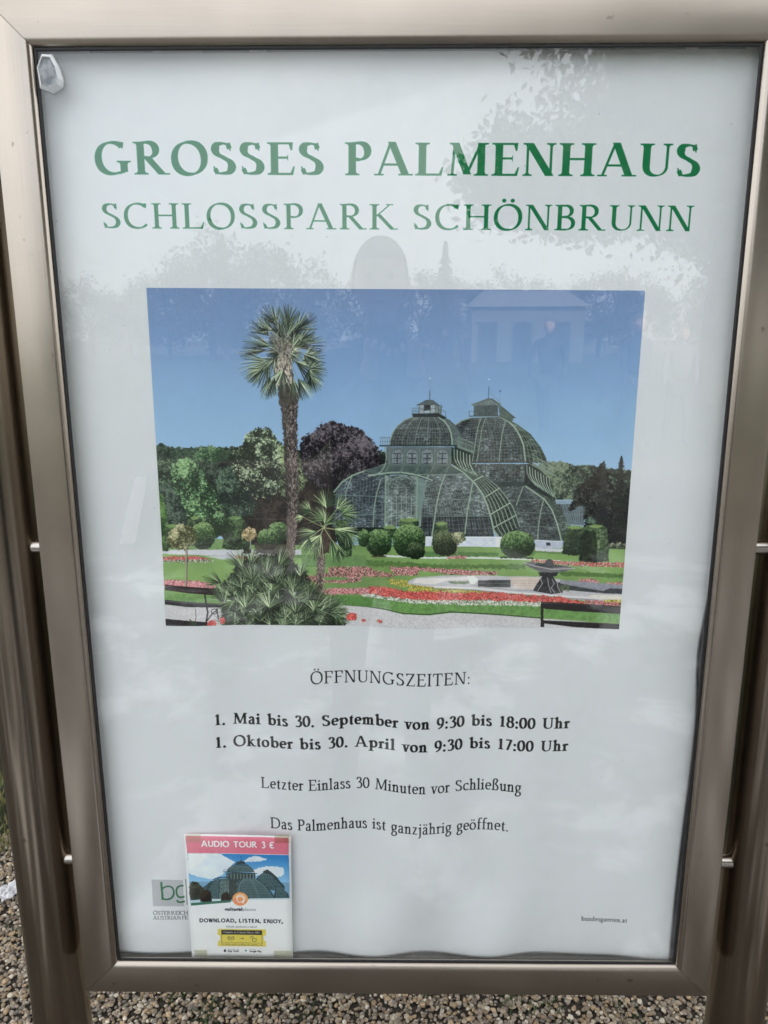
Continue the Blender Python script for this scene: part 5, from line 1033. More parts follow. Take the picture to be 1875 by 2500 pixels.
_sol = _s.modifiers.new('thickness', 'SOLIDIFY'); _sol.thickness = .0003; _sol.offset = -1
_a, _b2 = to_sheet(*rel(356, 702)), to_sheet(*rel(1572, 710)); _c, _d2 = to_sheet(*rel(408, 1526)), to_sheet(*rel(1514, 1535))
gx0, gx1 = (_a[0]+_c[0])/2, (_b2[0]+_d2[0])/2; gz1, gz0 = (_a[1]+_b2[1])/2, (_c[1]+_d2[1])/2
_p = sheet_mesh('printed_photograph', gx0, gx1, gz0, gz1, 170, 120, print_mat('garden_print', garden, .38), .0003, poster)
tag(_p, 'printed photograph of a green iron and glass palm house behind palms and flower beds')

# ================================================================ the small leaflet taped inside the glass
FW, FH = 640, 880
def paint_leaflet():
    im = np.ones((FH, FW, 3))*np.array([.90, .90, .94]); q = lambda x, y: ((x-410-(y-105)*.064)/1063*FW, (y-105)/1272*FH)       # from the enlarged photograph
    def P(pts, col, al=1.0):
        P_ = np.array([q(*p) for p in pts]); r = fill_poly(im, P_, None)
        if r: sl, m = r; a = m[..., None]*al; im[sl] = im[sl]*(1-a)+np.array(col)/255*a
    A = Art(FW, FH, [(410, 105), (1473, 115), (490, 1375), (1510, 1380)]); A.im = im; A.frame(0, 0, 1)
    A.poly([(425, 122), (1452, 130), (1456, 305), (443, 300)], (214, 116, 136), 0, var=.03)
    A.grad([(443, 304), (1456, 310), (1470, 600), (462, 600)], (40, 124, 190), (150, 196, 226)); A.poly([(462, 590), (1468, 590), (1470, 762), (475, 812)], (120, 160, 190))
    A.poly([(443, 304), (760, 304), (850, 350), (925, 390), (880, 430), (800, 520), (700, 570), (560, 545), (455, 505)], (226, 230, 240), 7, al=.92, var=.05, nz=A.n1)
    A.poly([(443, 304), (640, 306), (600, 380), (520, 440), (450, 470)], (226, 230, 240), 7, al=.92, var=.05, nz=A.n1)
    A.poly([(1000, 380), (1060, 340), (1110, 320), (1180, 330), (1240, 360), (1160, 380), (1040, 390)], (226, 230, 240), 7, al=.92, var=.05, nz=A.n1)
    A.poly([(1080, 480), (1180, 440), (1290, 425), (1400, 440), (1420, 490), (1380, 530), (1300, 540), (1120, 520)], (226, 230, 240), 7, al=.92, var=.05, nz=A.n1)
    A.leafy([(462, 640), (480, 600), (520, 585), (560, 610), (600, 650), (640, 620), (680, 585), (720, 600), (720, 700), (720, 770), (470, 775)], (34, 40, 34), (52, 58, 46), (80, 84, 66), 6)
    D = (44, 62, 66); Gg = (122, 152, 154); Gk = (60, 84, 88)
    def house(pts, n1, n2, l, r): A.poly(pts, Gk, 0, var=.35, nz=A.n3); A.grid(l, r, n1, n2, Gg, 2.6, .7); A.line(l, 7, D); A.line(r, 7, D)
    house([(1210, 490), (1270, 480), (1340, 540), (1420, 640), (1410, 680), (1140, 660), (1130, 560)], 10, 5, [(1210, 490), (1150, 540), (1130, 600), (1140, 670)], [(1270, 480), (1340, 540), (1380, 600), (1420, 650)])
    A.poly([(1200, 480), (1245, 460), (1300, 500), (1420, 632), (1410, 645), (1290, 520), (1215, 500)], D); A.line([(1243, 455), (1245, 480)], 3, D)
    house([(1330, 660), (1400, 665), (1450, 710), (1468, 755), (1300, 760)], 8, 3, [(1330, 660), (1320, 760)], [(1400, 665), (1450, 700), (1465, 755)])
    A.poly([(832, 500), (1120, 500), (1130, 600), (840, 600)], (50, 66, 66), 0, var=.5, nz=A.n3); 
    for x in range(850, 1120, 32): A.line([(x, 512), (x, 560)], 12, (112, 134, 134), .8); A.line([(x+16, 505), (x+16, 570)], 5, D)
    house([(845, 490), (860, 450), (900, 425), (940, 415), (1030, 415), (1080, 440), (1110, 490)], 14, 4, [(940, 415), (890, 430), (855, 460), (845, 492)], [(1030, 415), (1075, 440), (1105, 470), (1115, 500)])
    A.line([(805, 490), (1140, 505)], 9, D); A.line([(805, 470), (845, 470)], 4, D); A.line([(920, 418), (1050, 420)], 12, D); A.poly([(925, 400), (945, 385), (985, 375), (1020, 390), (1030, 410), (930, 412)], D); A.line([(980, 330), (982, 385)], 4, D)
    house([(600, 650), (680, 590), (760, 560), (850, 555), (860, 770), (640, 770), (625, 700)], 12, 7, [(760, 560), (690, 600), (640, 680), (630, 770)], [(860, 560), (860, 770)])
    house([(930, 640), (960, 580), (1020, 555), (1130, 560), (1220, 620), (1290, 690), (1330, 758), (930, 766)], 22, 9, [(1000, 560), (955, 600), (935, 680), (930, 764)], [(1130, 560), (1220, 620), (1285, 690), (1325, 758)])
    for c in ([(1010, 558), (970, 620), (950, 760)], [(1070, 556), (1100, 600), (1140, 680), (1160, 760)], [(1125, 560), (1200, 620), (1250, 690), (1290, 758)]): A.line(c, 8, (96, 124, 126))
    A.poly([(765, 580), (860, 575), (865, 775), (760, 775)], (100, 124, 122), 0, var=.3); A.grid([(765, 580), (760, 775)], [(862, 575), (865, 775)], 7, 5, D, 3, .9); A.line([(705, 570), (760, 548), (830, 545), (880, 560)], 11, D); A.line([(765, 570), (760, 775)], 8, D); A.line([(865, 570), (868, 775)], 8, D)
    A.poly([(860, 560), (940, 600), (930, 766), (868, 775)], (50, 62, 62), 0, var=.3)
    A.leafy([(575, 790), (575, 720), (600, 680), (650, 675), (685, 700), (690, 790), (640, 806)], (30, 24, 20), (48, 38, 30), (70, 56, 44), 3); A.leafy([(785, 790), (785, 730), (810, 700), (850, 700), (870, 730), (880, 790), (830, 806)], (30, 24, 20), (50, 38, 30), (70, 56, 44), 3)
    A.poly([(478, 782), (570, 775), (575, 800), (480, 805)], (190, 206, 214)); A.poly([(690, 765), (780, 765), (780, 800), (692, 800)], (196, 212, 218)); A.poly([(480, 806), (870, 778), (880, 800), (480, 834)], (60, 110, 92)); A.poly([(1080, 758), (1470, 748), (1472, 764), (1000, 775)], (188, 208, 214))
    A.poly([(480, 836), (890, 800), (1000, 775), (1470, 763), (1480, 900), (490, 900)], (228, 228, 238))
    for rr, cc in ((78, (232, 160, 92)), ): A.poly(ell(975, 766, rr, 68, 40), cc)
    A.poly(ell(975, 790, 66, 42, 40), (226, 130, 110), al=.5)
    a_ = np.radians(np.linspace(-160, 60, 30)); A.line(np.c_[975+46*np.cos(a_), 766+42*np.sin(a_)], 8, (246, 236, 226)); a_ = np.radians(np.linspace(0, 360, 30)); A.line(np.c_[975+34*np.cos(a_), 768+30*np.sin(a_)], 9, (246, 236, 226)); A.line([(995, 785), (1012, 808)], 8, (246, 236, 226)); A.dab(*A.T([(972, 768)])[0], 9, 0, np.array([.93, .62, .40]), 1, 1)
    K = (.06, .10, .17)
    def tx(s, x0, x1, y, cap, T, col, tr=12, word=40, ser=False):
        (ax, ay), (bx, by) = A.T([(x0, y)])[0], A.T([(x1, y)])[0]; draw_text(im, s, ax, ay, cap/1272*FH, T, T*.8, col, tr, ser, width=bx-ax, word=word)
    tx('AUDIO TOUR 3 €', 585, 1312, 234, 60, 22, (.97, .95, .96), 12, 46)
    tx('cultural', 824, 998, 884, 32, 26, K, 9); tx('places', 1003, 1134, 884, 30, 11, (.35, .38, .45), 9)
    A.line([(800, 914), (1160, 916)], 3, (200, 200, 208), .7)
    tx('DOWNLOAD. LISTEN. ENJOY.', 568, 1404, 1003, 40, 27, K, 18, 44); tx('Already purchased a ticket?', 832, 1146, 1056, 17, 13, (.25, .28, .32), 8)
    A.poly([(748, 1072), (1238, 1074), (1236, 1130), (1212, 1145), (1212, 1185), (1240, 1200), (1240, 1252), (752, 1250), (752, 1200), (775, 1185), (775, 1140), (748, 1128)], (218, 200, 72))
    for i in range(7): A.poly(ell(748, 1082+i*26, 7, 7, 10), (228, 228, 236)); A.poly(ell(1240, 1082+i*26, 7, 7, 10), (228, 228, 236))
    A.poly([(786, 1082), (1196, 1086), (1196, 1132), (786, 1130)], (26, 24, 20)); A.line([(788, 1084), (792, 1238), (1200, 1242), (1196, 1086)], 4, (40, 36, 20)); A.line([(790, 1212), (1198, 1216)], 3, (60, 54, 24))
    tx('Connect to Cultural Places WiFi', 810, 1172, 1114, 17, 14, (.85, .85, .80), 8); tx('Enter code to unlock the content', 832, 1160, 1232, 12, 12, (.25, .22, .08), 7); A.dab(*A.T([(811, 1226)])[0], 3, 0, np.array([.2, .18, .1]), 1, 1); A.dab(*A.T([(1180, 1229)])[0], 3, 0, np.array([.2, .18, .1]), 1, 1)
    for rr, sp_ in ((32, .7), (22, .8)):
        for sgn in (-1, 1): a_ = np.linspace(-sp_, sp_, 10); A.line(np.c_[884+sgn*rr*np.cos(a_), 1166+26*np.sin(a_)], 4, (44, 40, 20))
    A.line(ell(884, 1164, 9, 9, 12).tolist()+[[893, 1164]], 4, (44, 40, 20)); A.line([(884, 1173), (884, 1196)], 4, (44, 40, 20)); A.line([(975, 1170), (1010, 1170)], 4, (44, 40, 20)); A.line([(1000, 1160), (1011, 1170), (1000, 1180)], 4, (44, 40, 20))
    A.line([(1102, 1168), (1138, 1168), (1138, 1198), (1102, 1198), (1102, 1168)], 5, (44, 40, 20)); A.line([(1108, 1168), (1106, 1152), (1094, 1148), (1082, 1154), (1082, 1166)], 5, (44, 40, 20))
    A.poly(ell(823, 1297, 13, 14, 16), (20, 20, 24)); A.poly(ell(838, 1292, 5, 6, 10), (228, 228, 236)); A.line([(824, 1282), (830, 1276)], 4, (20, 20, 24))
    tx('Download on the', 850, 966, 1286, 9, 12, (.3, .3, .34), 8); tx('App Store', 850, 964, 1308, 20, 22, (.05, .05, .08), 8); A.poly([(1027, 1280), (1050, 1295), (1028, 1311)], (60, 140, 150)); tx('GET IT ON', 1072, 1128, 1286, 9, 12, (.3, .3, .34), 8); tx('Google Play', 1072, 1192, 1310, 20, 22, (.05, .05, .08), 8)
    return im
_l = lin(paint_leaflet()); leaflet_img = unlin(np.clip((_l-.01)/.78, 0, 1))
fa, fb = rel(449, 2036, 1.010), rel(710, 2041, 1.010); fc, fd = rel(469, 2340, 1.010), rel(715, 2341, 1.010)
flyer = tag(empty('leaflet', ((fa[0]+fb[0])/2, .010, 1.5+fc[1])), 'small white leaflet with pink audio tour banner taped over the bottom edge of the poster', 'leaflet')
nx, nz_ = 14, 20; V = []; UV = []
for j in range(nz_):
    for i in range(nx):
        u, v = i/(nx-1), j/(nz_-1); x = (fa[0]*(1-u)+fb[0]*u)*(1-v)+(fc[0]*(1-u)+fd[0]*u)*v; z = (fa[1]*(1-u)+fb[1]*u)*(1-v)+(fc[1]*(1-u)+fd[1]*u)*v
        V.append((x, .0095+.0006*math.sin(u*4)+.0004*math.sin(v*7), z+1.5)); UV.append((u, 1-v))
I = np.arange(nx*nz_).reshape(nz_, nx); F = np.stack([I[1:, :-1], I[1:, 1:], I[:-1, 1:], I[:-1, :-1]], -1).reshape(-1, 4)
me = big_mesh('leaflet_sheet', V, F, print_mat('leaflet_print', leaflet_img, .3), True); uvl = me.uv_layers.new(name='UVMap'); uvl.data.foreach_set('uv', np.array(UV)[F.ravel()].astype(np.float32).ravel())
o = bpy.data.objects.new('leaflet_sheet', me); C.objects.link(o); o.parent = flyer; o.location = -flyer.location; _m = o.modifiers.new('thickness', 'SOLIDIFY'); _m.thickness = .0003; _m.offset = -1
TAPE = glass_mat('sticky_tape', .07, .12, (.93, .93, .86))
for (px_, py_, w_, h_) in ((452, 2037, 39, 19), (670, 2038, 38, 20), (474, 2319, 33, 21), (668, 2321, 45, 20)):
    a = rel(px_, py_, 1.008); b = rel(px_+w_, py_+h_, 1.008); _b = bmesh.new(); add_box(_b, a[0], b[0], .0078, .0080, b[1]+1.5, a[1]+1.5)
    t = bm_obj('tape_strip', _b, TAPE, flyer); t.location = -flyer.location

# a milky strip that paints a mirrored light streak on the glass, left of the photograph
REFL = bpy.data.materials.new('painted_reflection'); REFL.use_nodes = True; REFL.node_tree.nodes.clear(); _ro = N(REFL, 'ShaderNodeOutputMaterial'); _rt = N(REFL, 'ShaderNodeBsdfTransparent'); _rf = N(REFL, 'ShaderNodeBsdfDiffuse'); _rf.inputs[0].default_value = (.9, .9, .92, 1)
_rx = N(REFL, 'ShaderNodeMixShader'); _rx.inputs[0].default_value = .11; L(REFL, _rt.outputs[0], _rx.inputs[1]); L(REFL, _rf.outputs[0], _rx.inputs[2]); L(REFL, _rx.outputs[0], _ro.inputs['Surface'])
_P = [rel(*p, 1.001) for p in ((330, 1165), (358, 1165), (345, 1250), (330, 1328), (292, 1328), (308, 1250))]
_V = [(x, .0016, z+1.5) for x, z in _P]+[(x, .0018, z+1.5) for x, z in _P]
tag(mesh_obj('painted_reflection', _V, [(0, 1, 2, 3, 4, 5), (11, 10, 9, 8, 7, 6)], REFL), 'faint milky strip painted as a reflection on the glass left of the printed photograph', 'tape residue')

# octagonal clear plastic button stuck on the glass, top left
BUT = mat('milky_plastic', (.88, .90, .92), .22); BUT.node_tree.nodes['Principled BSDF'].inputs['Transmission Weight'].default_value = .25
outline = [(178, 232), (222, 234), (250, 285), (268, 345), (262, 372), (222, 398), (172, 380), (158, 290)]; ip = [(185, 246), (218, 248), (240, 292), (252, 340), (246, 362), (218, 380), (182, 368), (168, 292)]
def bpt(p): x, z = rel(p[0]/1.765, p[1]/1.765, .996); return x, z+1.5
V = [(bpt(p)[0], .0020, bpt(p)[1]) for p in outline]+[(bpt(p)[0], -.0035, bpt(p)[1]) for p in outline]+[(bpt(p)[0], -.0065, bpt(p)[1]) for p in ip]
F = [(i, (i+1) % 8, 8+(i+1) % 8, 8+i) for i in range(8)]+[(8+i, 8+(i+1) % 8, 16+(i+1) % 8, 16+i) for i in range(8)]; 
cxb = sum(v[0] for v in V[16:24])/8; czb = sum(v[2] for v in V[16:24])/8
btn = tag(empty('plastic_button', (cxb, -.001, czb)), 'milky octagonal plastic button stuck on the glass in the upper left corner', 'button')
bo = mesh_obj('bevelled_rim', V, F, BUT, btn); bo.location = -btn.location
V2 = [(v[0], -.0064, v[2]) for v in V[16:24]]+[(cxb+(v[0]-cxb)*.8, -.0046, czb+(v[2]-czb)*.82) for v in V[16:24]]+[(cxb, -.0042, czb)]
o = mesh_obj('sunk_face', V2, [(i, (i+1) % 8, 8+(i+1) % 8, 8+i) for i in range(8)]+[(8+i, 8+(i+1) % 8, 16) for i in range(8)], noisy(mat('grey_clear_plastic', (.34, .37, .39), .18), 90, .5), btn); o.location = -btn.location

# ================================================================ what stands behind the photographer (it is mirrored in glass and steel)
leaf_dark = mat('dark_leaves', (.035, .050, .022), .7); noisy(leaf_dark, .8, .5)
leaf_mid = mat('tree_leaves', (.040, .046, .028), .7); noisy(leaf_mid, .6, .5)
leaf_con = mat('conifer_needles', (.030, .042, .028), .7); noisy(leaf_con, .8, .4)
bark = mat('bark', (.09, .07, .055), .9); noisy(bark, 12, .4, bump=.6, dist=.02)
def leaf_cloud(pts, size, seed):
    r = np.random.RandomState(seed); n = len(pts); a = r.randn(n, 3); a /= np.linalg.norm(a, axis=1)[:, None]; b = np.cross(a, r.randn(n, 3)); b /= np.linalg.norm(b, axis=1)[:, None]
    s = size*r.uniform(.5, 1.3, n)[:, None]; V = np.stack([pts-a*s, pts+b*s*.5, pts+a*s, pts-b*s*.5], 1).reshape(-1, 3); F = np.arange(4*n).reshape(-1, 4); return V, F
def crown_mesh(name, rx, ry, rz, clumps, per, cs, leaf, seed, m, low=-.9):
    r = np.random.RandomState(seed); c = r.randn(clumps*3, 3); c /= np.linalg.norm(c, axis=1)[:, None]; c = c[c[:, 2] > low][:clumps]; c *= (r.uniform(.35, 1, len(c))**.6)[:, None]; c *= (1+.18*np.sin(c[:, 0]*5+seed)*np.cos(c[:, 2]*4))[:, None]
    c *= [rx, ry, rz]; p = (c[:, None]+r.randn(len(c), per, 3)*cs*r.uniform(.6, 1.3, (len(c), 1, 1))).reshape(-1, 3); V, F = leaf_cloud(p, leaf, seed); return big_mesh(name, V, F, m)
def trunk_mesh(name, h, r0, seed, spread=2.5):
    bm = bmesh.new(); R = random.Random(seed); add_tube(bm, (0, 0, -.1), (R.uniform(-.1, .1), R.uniform(-.1, .1), h), r0, r0*.6, 14)
    for i in range(7):
        a = i*.9+R.random(); z = h*(.75+.25*R.random()); add_tube(bm, (0, 0, z), (math.cos(a)*spread, math.sin(a)*spread, z+spread*R.uniform(.7, 1.5)), r0*.4, r0*.1, 8)
    me = bpy.data.meshes.new(name); bm.to_mesh(me); bm.free(); me.materials.append(bark); return me
def plant_tree(name, loc, crown_me, crown_z, trunk_me, label, scale=(1, 1, 1), rot=0, group=None):
    t = tag(empty(name, loc), label, 'tree', group); t.rotation_euler.z = rot; t.scale = scale
    c = bpy.data.objects.new('crown', crown_me); C.objects.link(c); c.parent = t; c.location.z = crown_z
    k = bpy.data.objects.new('trunk', trunk_me); C.objects.link(k); k.parent = t; return t
def conifer_mesh(name, h, r, seed):
    q = np.random.RandomState(seed); n = 5200; t = q.rand(n)**.8; a = q.rand(n)*6.28; tier = (t*11) % 1; rad = r*(1-t)*(.35+.75*(1-tier))*np.sqrt(q.rand(n)); p = np.c_[rad*np.cos(a), rad*np.sin(a), h*(.12+.88*t)-rad*.25]; V, F = leaf_cloud(p, .16, seed); return big_mesh(name, V, F, leaf_con)
cm = [crown_mesh('crown', 3.2, 3.2, 3.0, 70, 60, .42, .17, 40+i, leaf_mid) for i in range(3)]; tm = trunk_mesh('trunk', 3.2, .22, 3)
fc_ = conifer_mesh('crown', 8.5, 2.0, 8)
# the near dark tree whose outline darkens the right half of the glass
def lumps(parts, leaf, seed, m):
    r = np.random.RandomState(seed); P = []
    for (x, y, z, rx, ry, rz, nc, per, cs) in parts:
        c = r.randn(nc, 3); c /= np.linalg.norm(c, axis=1)[:, None]; c *= (r.uniform(.1, 1, nc)**.5)[:, None]*np.array([rx, ry, rz]); c += [x, y, z]; P.append((c[:, None]+r.randn(nc, per, 3)*cs).reshape(-1, 3))
    V, F = leaf_cloud(np.concatenate(P), leaf, seed); return big_mesh('crown', V, F, m)
big = lumps([(1.2, 0, 1.2, 5.6, 4.4, 5.6, 420, 230, .5), (-3.0, 0, -2.6, 3.0, 2.4, 1.0, 90, 200, .30), (2.5, .5, -3.2, 4.5, 3.5, 1.6, 130, 200, .4)], .125, 21, leaf_dark)
plant_tree('garden_tree', (7.6, -17.5, 0), big, 7.6, trunk_mesh('trunk', 5, .42, 9, 4), 'large dark tree mirrored in the right half of the glass', (1, 1, 1), 0)
plant_tree('garden_tree', (17.5, -19, 0), big, 7.0, bpy.data.meshes['trunk'], 'dark tree mirrored at the right edge of the glass beside the large one', (1.1, 1, 1.05), 2.2)
R2 = random.Random(4)
for i in range(17):
    x = -31+i*3.6+R2.uniform(-.8, .8); y = -58+R2.uniform(-4, 4); px_n = x/(-y+1); s = R2.uniform(.74, .92)*(1.45 if -.26 < px_n < -.14 else 1.0)
    plant_tree('garden_tree', (x, y, 0), cm[i % 3], 3.7, tm, 'hazy round tree in the row mirrored along the horizon', (s*1.05, s, s), R2.random()*6, 'far trees mirrored in the glass')
for (x, y, s, lb) in ((-11.6, -54, .98, 'tall dark spruce mirrored above the tree row left of centre'), (3.6, -54, .92, 'small dark spruce mirrored above the tree row right of centre')): plant_tree('spruce_tree', (x, y, 0), fc_, 0, tm, lb, (s, s, s), 1)
# unseen trees added behind the board to shade it and fleck the path
av = [crown_mesh('crown', 3.3, 3.3, 2.2, 48, 150, .36, .13, 60+i, leaf_mid, -.8) for i in range(2)]; avd = crown_mesh('crown', 3.0, 2.9, 2.2, 260, 90, .38, .14, 65, leaf_mid, -.8); tv = trunk_mesh('trunk', 3.6, .2, 13, 2.2)
tv2 = trunk_mesh('trunk', 8.5, .3, 17, 2.2)
for i, (x, y) in enumerate([(-4.6, 2.9), (.6, 2.6), (5.6, 3.0), (10.4, 2.8)]): plant_tree('added_shade_tree', (x, y, 0), av[i % 2], 5.4, tv, 'loosely leafed unseen tree added just behind the display case for sun flecks', (1, 1, 1), i*1.3, 'loose shade trees added behind the case')
for i, (x, y) in enumerate([(-6.4, 7.7), (-1.6, 7.9), (2.9, 7.6), (7.6, 7.8)]): plant_tree('added_shade_tree', (x, y, 0), avd, 5.2, tv, 'dense unseen tree added for shade in the second row behind the display case', (1, 1, 1), i*1.7, 'dense shade trees added behind the case')
for i, (x, y) in enumerate([(-9.6, 9.9), (-4.8, 10.2), (.4, 10.6), (5.4, 10.0), (10.2, 10.6), (14.2, 9.8)]): plant_tree('added_shade_tree', (x, y, 0), av[i % 2], 11.0, tv2, 'tall unseen tree added for shade in the last row behind the display case', (1, 1, 1), i*1.3, 'tall shade trees added behind the case')
# pale garden building far behind, with dark door openings
wallm = noisy(mat('pale_plaster', (.12, .12, .115), .8), 3, .08); dk_ = mat('dark_window', (.03, .035, .04), .2); rf = noisy(mat('grey_roof', (.16, .15, .15), .7), 4, .2)
bd = tag(empty('garden_pavilion', (8.2, -47, 0)), 'low pale garden building mirrored far behind the photographer', 'building')
_b = bmesh.new(); add_box(_b, -3.4, 3.4, -3, 0, 0, 3.3); bm_obj('wall', _b, wallm, bd)
_b = bmesh.new(); vs = [_b.verts.new(v) for v in ((-3.7, -3.3, 3.3), (3.7, -3.3, 3.3), (3.7, .3, 3.3), (-3.7, .3, 3.3), (-2.6, -1.5, 4.3), (2.6, -1.5, 4.3))]
for f in ((0, 1, 2, 3), (0, 1, 5, 4), (1, 2, 5), (2, 3, 4, 5), (3, 0, 4)): _b.faces.new([vs[i] for i in f])
bm_obj('roof', _b, rf, bd)
for x in (-2.3, -.2, 2.1):
    fr = None; _b = bmesh.new(); add_box(_b, x-.7, x+.45, -.05, .05, .0, 2.4); w = bm_obj('window', _b, dk_, bd)
    _b = bmesh.new(); add_box(_b, x-.75, x+.5, .01, .08, 2.4, 2.5); bm_obj('lintel', _b, wallm, w)

# ---- people (only their mirror images are in the picture)
def skin(name, joints, edges, m, parent=None, sub=2, smooth=True):
    """joints {key: (x, y, z, radius)}, grown into one continuous surface"""
    keys = list(joints); me = bpy.data.meshes.new(name); me.from_pydata([joints[k][:3] for k in keys], [(keys.index(a), keys.index(b)) for a, b in edges], [])
    o = bpy.data.objects.new(name, me); C.objects.link(o); s = o.modifiers.new('skin', 'SKIN'); s.use_smooth_shade = True
    for i, k in enumerate(keys):
        r = joints[k][3]; me.skin_vertices[0].data[i].radius = (r, r) if not isinstance(r, tuple) else r
    me.skin_vertices[0].data[0].use_root = True
    u = o.modifiers.new('smooth', 'SUBSURF'); u.levels = sub; u.render_levels = sub; me.materials.append(m)
    if parent: o.parent = parent
    return o
skin_m = mat('skin', (.52, .33, .26), .5); hair_m = noisy(mat('hair', (.10, .075, .055), .6), 60, .3); jacket = noisy(mat('dark_jacket', (.018, .021, .030), .75), 60, .3); trou = noisy(mat('dark_trousers', (.03, .032, .04), .8), 60, .2); shoe = mat('black_shoes', (.015, .015, .015), .4)
def head_mesh(name, r, parent, loc):
    bm = bmesh.new(); bmesh.ops.create_uvsphere(bm, u_segments=28, v_segments=20, radius=1)
    for v in bm.verts:
        x, y, z = v.co; w = .074*(1-.22*max(0, -z)**1.3); Y = y*(.094 if y < 0 else .088)*(1-.18*max(0, -z)); v.co = Vector((x*w, Y, z*.118))
        if y > .55: # the face looks towards +y
            v.co.y += .020*math.exp(-((x/.16)**2+((z+.12)/.20)**2)); v.co.y -= .010*math.exp(-(((abs(x)-.38)/.18)**2+((z-.10)/.12)**2)); v.co.y += .006*math.exp(-((x/.3)**2+((z+.48)/.07)**2))+.008*math.exp(-((x/.3)**2+((z+.85)/.14)**2))
    for s in (-1, 1):
        m_ = Matrix.Translation((s*.076, -.004, -.006))@Matrix.Diagonal((.010, .020, .032, 1)); bmesh.ops.create_uvsphere(bm, u_segments=10, v_segments=8, radius=1, matrix=m_)
    o = bm_obj(name, bm, skin_m, parent, True); o.location = loc; o.scale = (r, r, r)
    for s in (-1, 1):
        b = bmesh.new(); bmesh.ops.create_uvsphere(b, u_segments=12, v_segments=8, radius=.011, matrix=Matrix.Translation((s*.029, .079, .012))); bm_obj('eye', b, shoe, o, True)
    b = bmesh.new(); add_box(b, -.022, .022, .083, .0905, -.062, -.055, .002); bm_obj('mouth', b, mat('lips', (.42, .20, .18), .5), o)
    h = bmesh.new(); bmesh.ops.create_uvsphere(h, u_segments=28, v_segments=18, radius=1)
    for v in h.verts: v.co = Vector((v.co.x*.080, v.co.y*.096-.010, v.co.z*.108+.020))
    bmesh.ops.delete(h, geom=[v for v in h.verts if (v.co.y > .02 and v.co.z < .052) or v.co.z < -.045], context='VERTS'); bm_obj('hair', h, hair_m, o, True); return o
def hand(name, wrist, palm_dir, finger_dir, side, m, parent, curl=.9, s=1.0):
    """palm and five separate bent fingers; curls towards -palm_dir"""
    f = Vector(finger_dir).normalized(); p = Vector(palm_dir).normalized(); x = f.cross(p)*side; W = Vector(wrist)
    j = {'w': (*W, .024*s), 'p1': (*(W+f*.035*s), (.034*s, .017*s)), 'p2': (*(W+f*.075*s), (.038*s, .015*s))}; e = [('w', 'p1'), ('p1', 'p2')]
    for k, (dx, ln) in enumerate([(-.030, .068), (-.010, .078), (.011, .073), (.030, .058)]):
        a = W+f*.082*s+x*dx*s; c = a; ang = 0; prev = 'p2'
        for q, (seg, bend) in enumerate([(.02, .15), (.42, curl*.7), (.33, curl), (.25, curl*.7)]):
            ang += bend; d = f*math.cos(ang)-p*math.sin(ang); c = c+d*(ln*seg if q else .004); key = f'f{k}{q}'; j[key] = (*c, (.0095-.0012*q)*s); e.append((prev, key)); prev = key
    a = W+f*.03*s-x*.030*s; j['t0'] = (*a, .013*s); b = a+f*.03*s-x*.018*s-p*.012; j['t1'] = (*b, .011*s); c = b+f*.028*s-p*.014+x*.004; j['t2'] = (*c, .0095*s); e += [('p1', 't0'), ('t0', 't1'), ('t1', 't2')]
    return skin(name, j, e, m, parent, 1)
ph_y = -1.36
photog = tag(empty('person', (-.035, ph_y, 0)), 'photographer in a dark jacket holding up a phone, mirrored in the glass', 'person')
cx_ = 0.0
J = {'pelvis': (cx_, 0, .93, .15), 'waist': (cx_, 0, 1.08, .14), 'chest': (cx_, 0, 1.30, .155), 'neck': (cx_, .005, 1.49, .062), 'neck2': (cx_, .015, 1.56, .052)}
E_ = [('pelvis', 'waist'), ('waist', 'chest'), ('chest', 'neck'), ('neck', 'neck2')]
for s, t in ((-1, 'l'), (1, 'r')):
    J[t+'sh'] = (cx_+s*.19, 0, 1.42, .062); J[t+'el'] = (cx_+s*.25, .06, 1.15, .048); J[t+'wr'] = (.035+s*.080, .27, 1.385, .028)
    J[t+'hip'] = (cx_+s*.09, 0, .86, .095); J[t+'kn'] = (cx_+s*.11, .02, .48, .062); J[t+'an'] = (cx_+s*.12, -.01, .09, .042); J[t+'to'] = (cx_+s*.13, .15, .045, .036)
    E_ += [('chest', t+'sh'), (t+'sh', t+'el'), (t+'el', t+'wr'), ('pelvis', t+'hip'), (t+'hip', t+'kn'), (t+'kn', t+'an'), (t+'an', t+'to')]
skin('body', J, E_, jacket, photog)
head_mesh('head', 1.02, photog, (0, .055, 1.655))
hand('hand', (.112, .285, 1.395), (0, -1, .1), (-.42, .25, .9), 1, skin_m, photog, .95)
hand('hand', (-.042, .285, 1.395), (0, -1, .1), (.42, .25, .9), -1, skin_m, photog, .95)
_b = bmesh.new(); add_box(_b, -.037, .037, -1.021, -1.0125, 1.372, 1.518, .003); ph = bm_obj('smartphone', _b, mat('black_phone', (.02, .02, .022), .15)); tag(ph, 'black smartphone held up before the glass in the mirrored hands', 'phone')
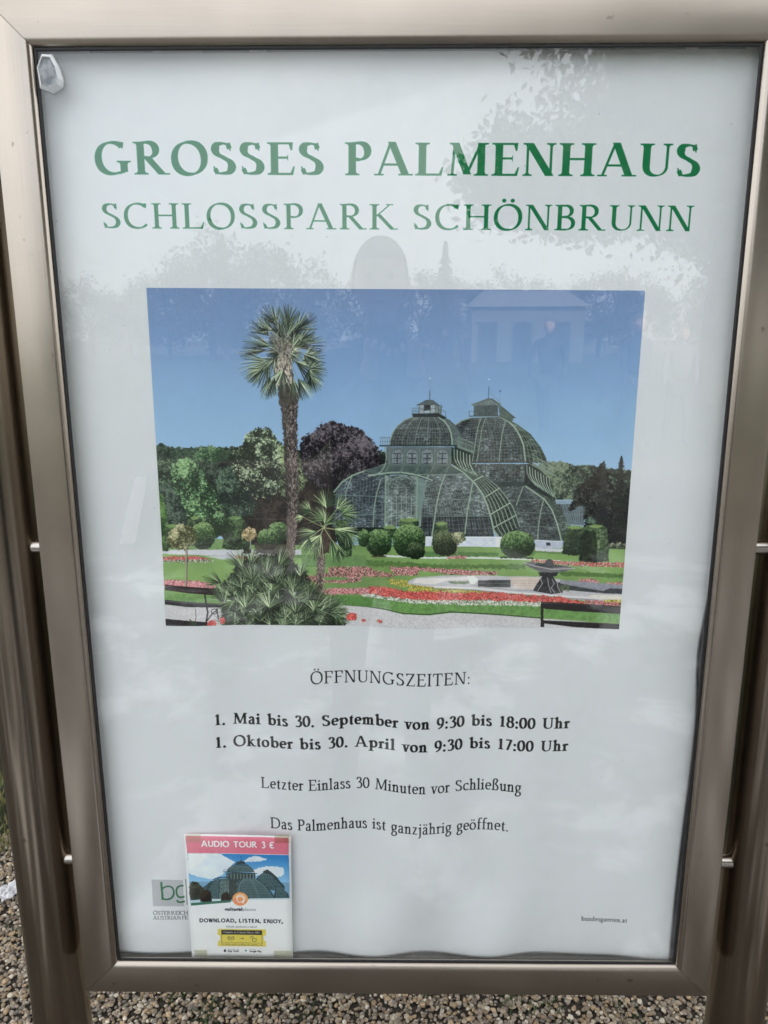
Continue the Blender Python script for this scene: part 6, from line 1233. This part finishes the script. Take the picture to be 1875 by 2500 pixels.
def walker(x, y, rot, h, label, coat, leg, stride=.22, group='people strolling on the path, mirrored in the glass'):
    p = tag(empty('person', (x, y, 0)), label, 'person', group); k = h/1.75; p.scale = (k, k, k); p.rotation_euler.z = rot
    J = {'pelvis': (0, 0, .95, .14), 'waist': (0, 0, 1.1, .13), 'chest': (0, .01, 1.30, .15), 'neck': (0, .01, 1.48, .06), 'neck2': (0, .02, 1.54, .05)}; E = [('pelvis', 'waist'), ('waist', 'chest'), ('chest', 'neck'), ('neck', 'neck2')]
    for s, t in ((-1, 'l'), (1, 'r')):
        J[t+'sh'] = (s*.18, 0, 1.41, .06); J[t+'el'] = (s*.24, -s*.08, 1.14, .045); J[t+'ha'] = (s*.23, s*-.02+.06, .90, .035); E += [('chest', t+'sh'), (t+'sh', t+'el'), (t+'el', t+'ha')]
    skin('body', J, E, coat, p, 1)
    J = {'pelvis': (0, 0, .92, .13)}; E = []
    for s, t in ((-1, 'l'), (1, 'r')):
        J[t+'hip'] = (s*.09, 0, .85, .09); J[t+'kn'] = (s*.1, s*stride*.6+.03, .48, .06); J[t+'an'] = (s*.1, s*stride-.02, .09, .042); J[t+'to'] = (s*.1, s*stride+.13, .04, .036); E += [('pelvis', t+'hip'), (t+'hip', t+'kn'), (t+'kn', t+'an'), (t+'an', t+'to')]
    skin('trousers', J, E, leg, p, 1); head_mesh('head', 1.0, p, (0, .03, 1.635))
coat2 = mat('grey_coat', (.10, .10, .11), .8); coat3 = mat('navy_coat', (.02, .03, .06), .8)
walker(2.3, -10.6, .4, 1.78, 'walker in a dark coat mirrored left of the pair', jacket, trou)
walker(3.35, -9.8, -.3, 1.80, 'taller of the mirrored pair of walkers, navy coat', coat3, trou)
walker(4.0, -9.9, .1, 1.66, 'shorter of the mirrored pair of walkers, grey coat', coat2, trou)
walker(1.5, -21, 1.2, 1.74, 'distant stroller mirrored by the pale building', coat3, trou)
walker(2.1, -22, -1.4, 1.70, 'second distant stroller mirrored beside the first, grey coat', coat2, trou)
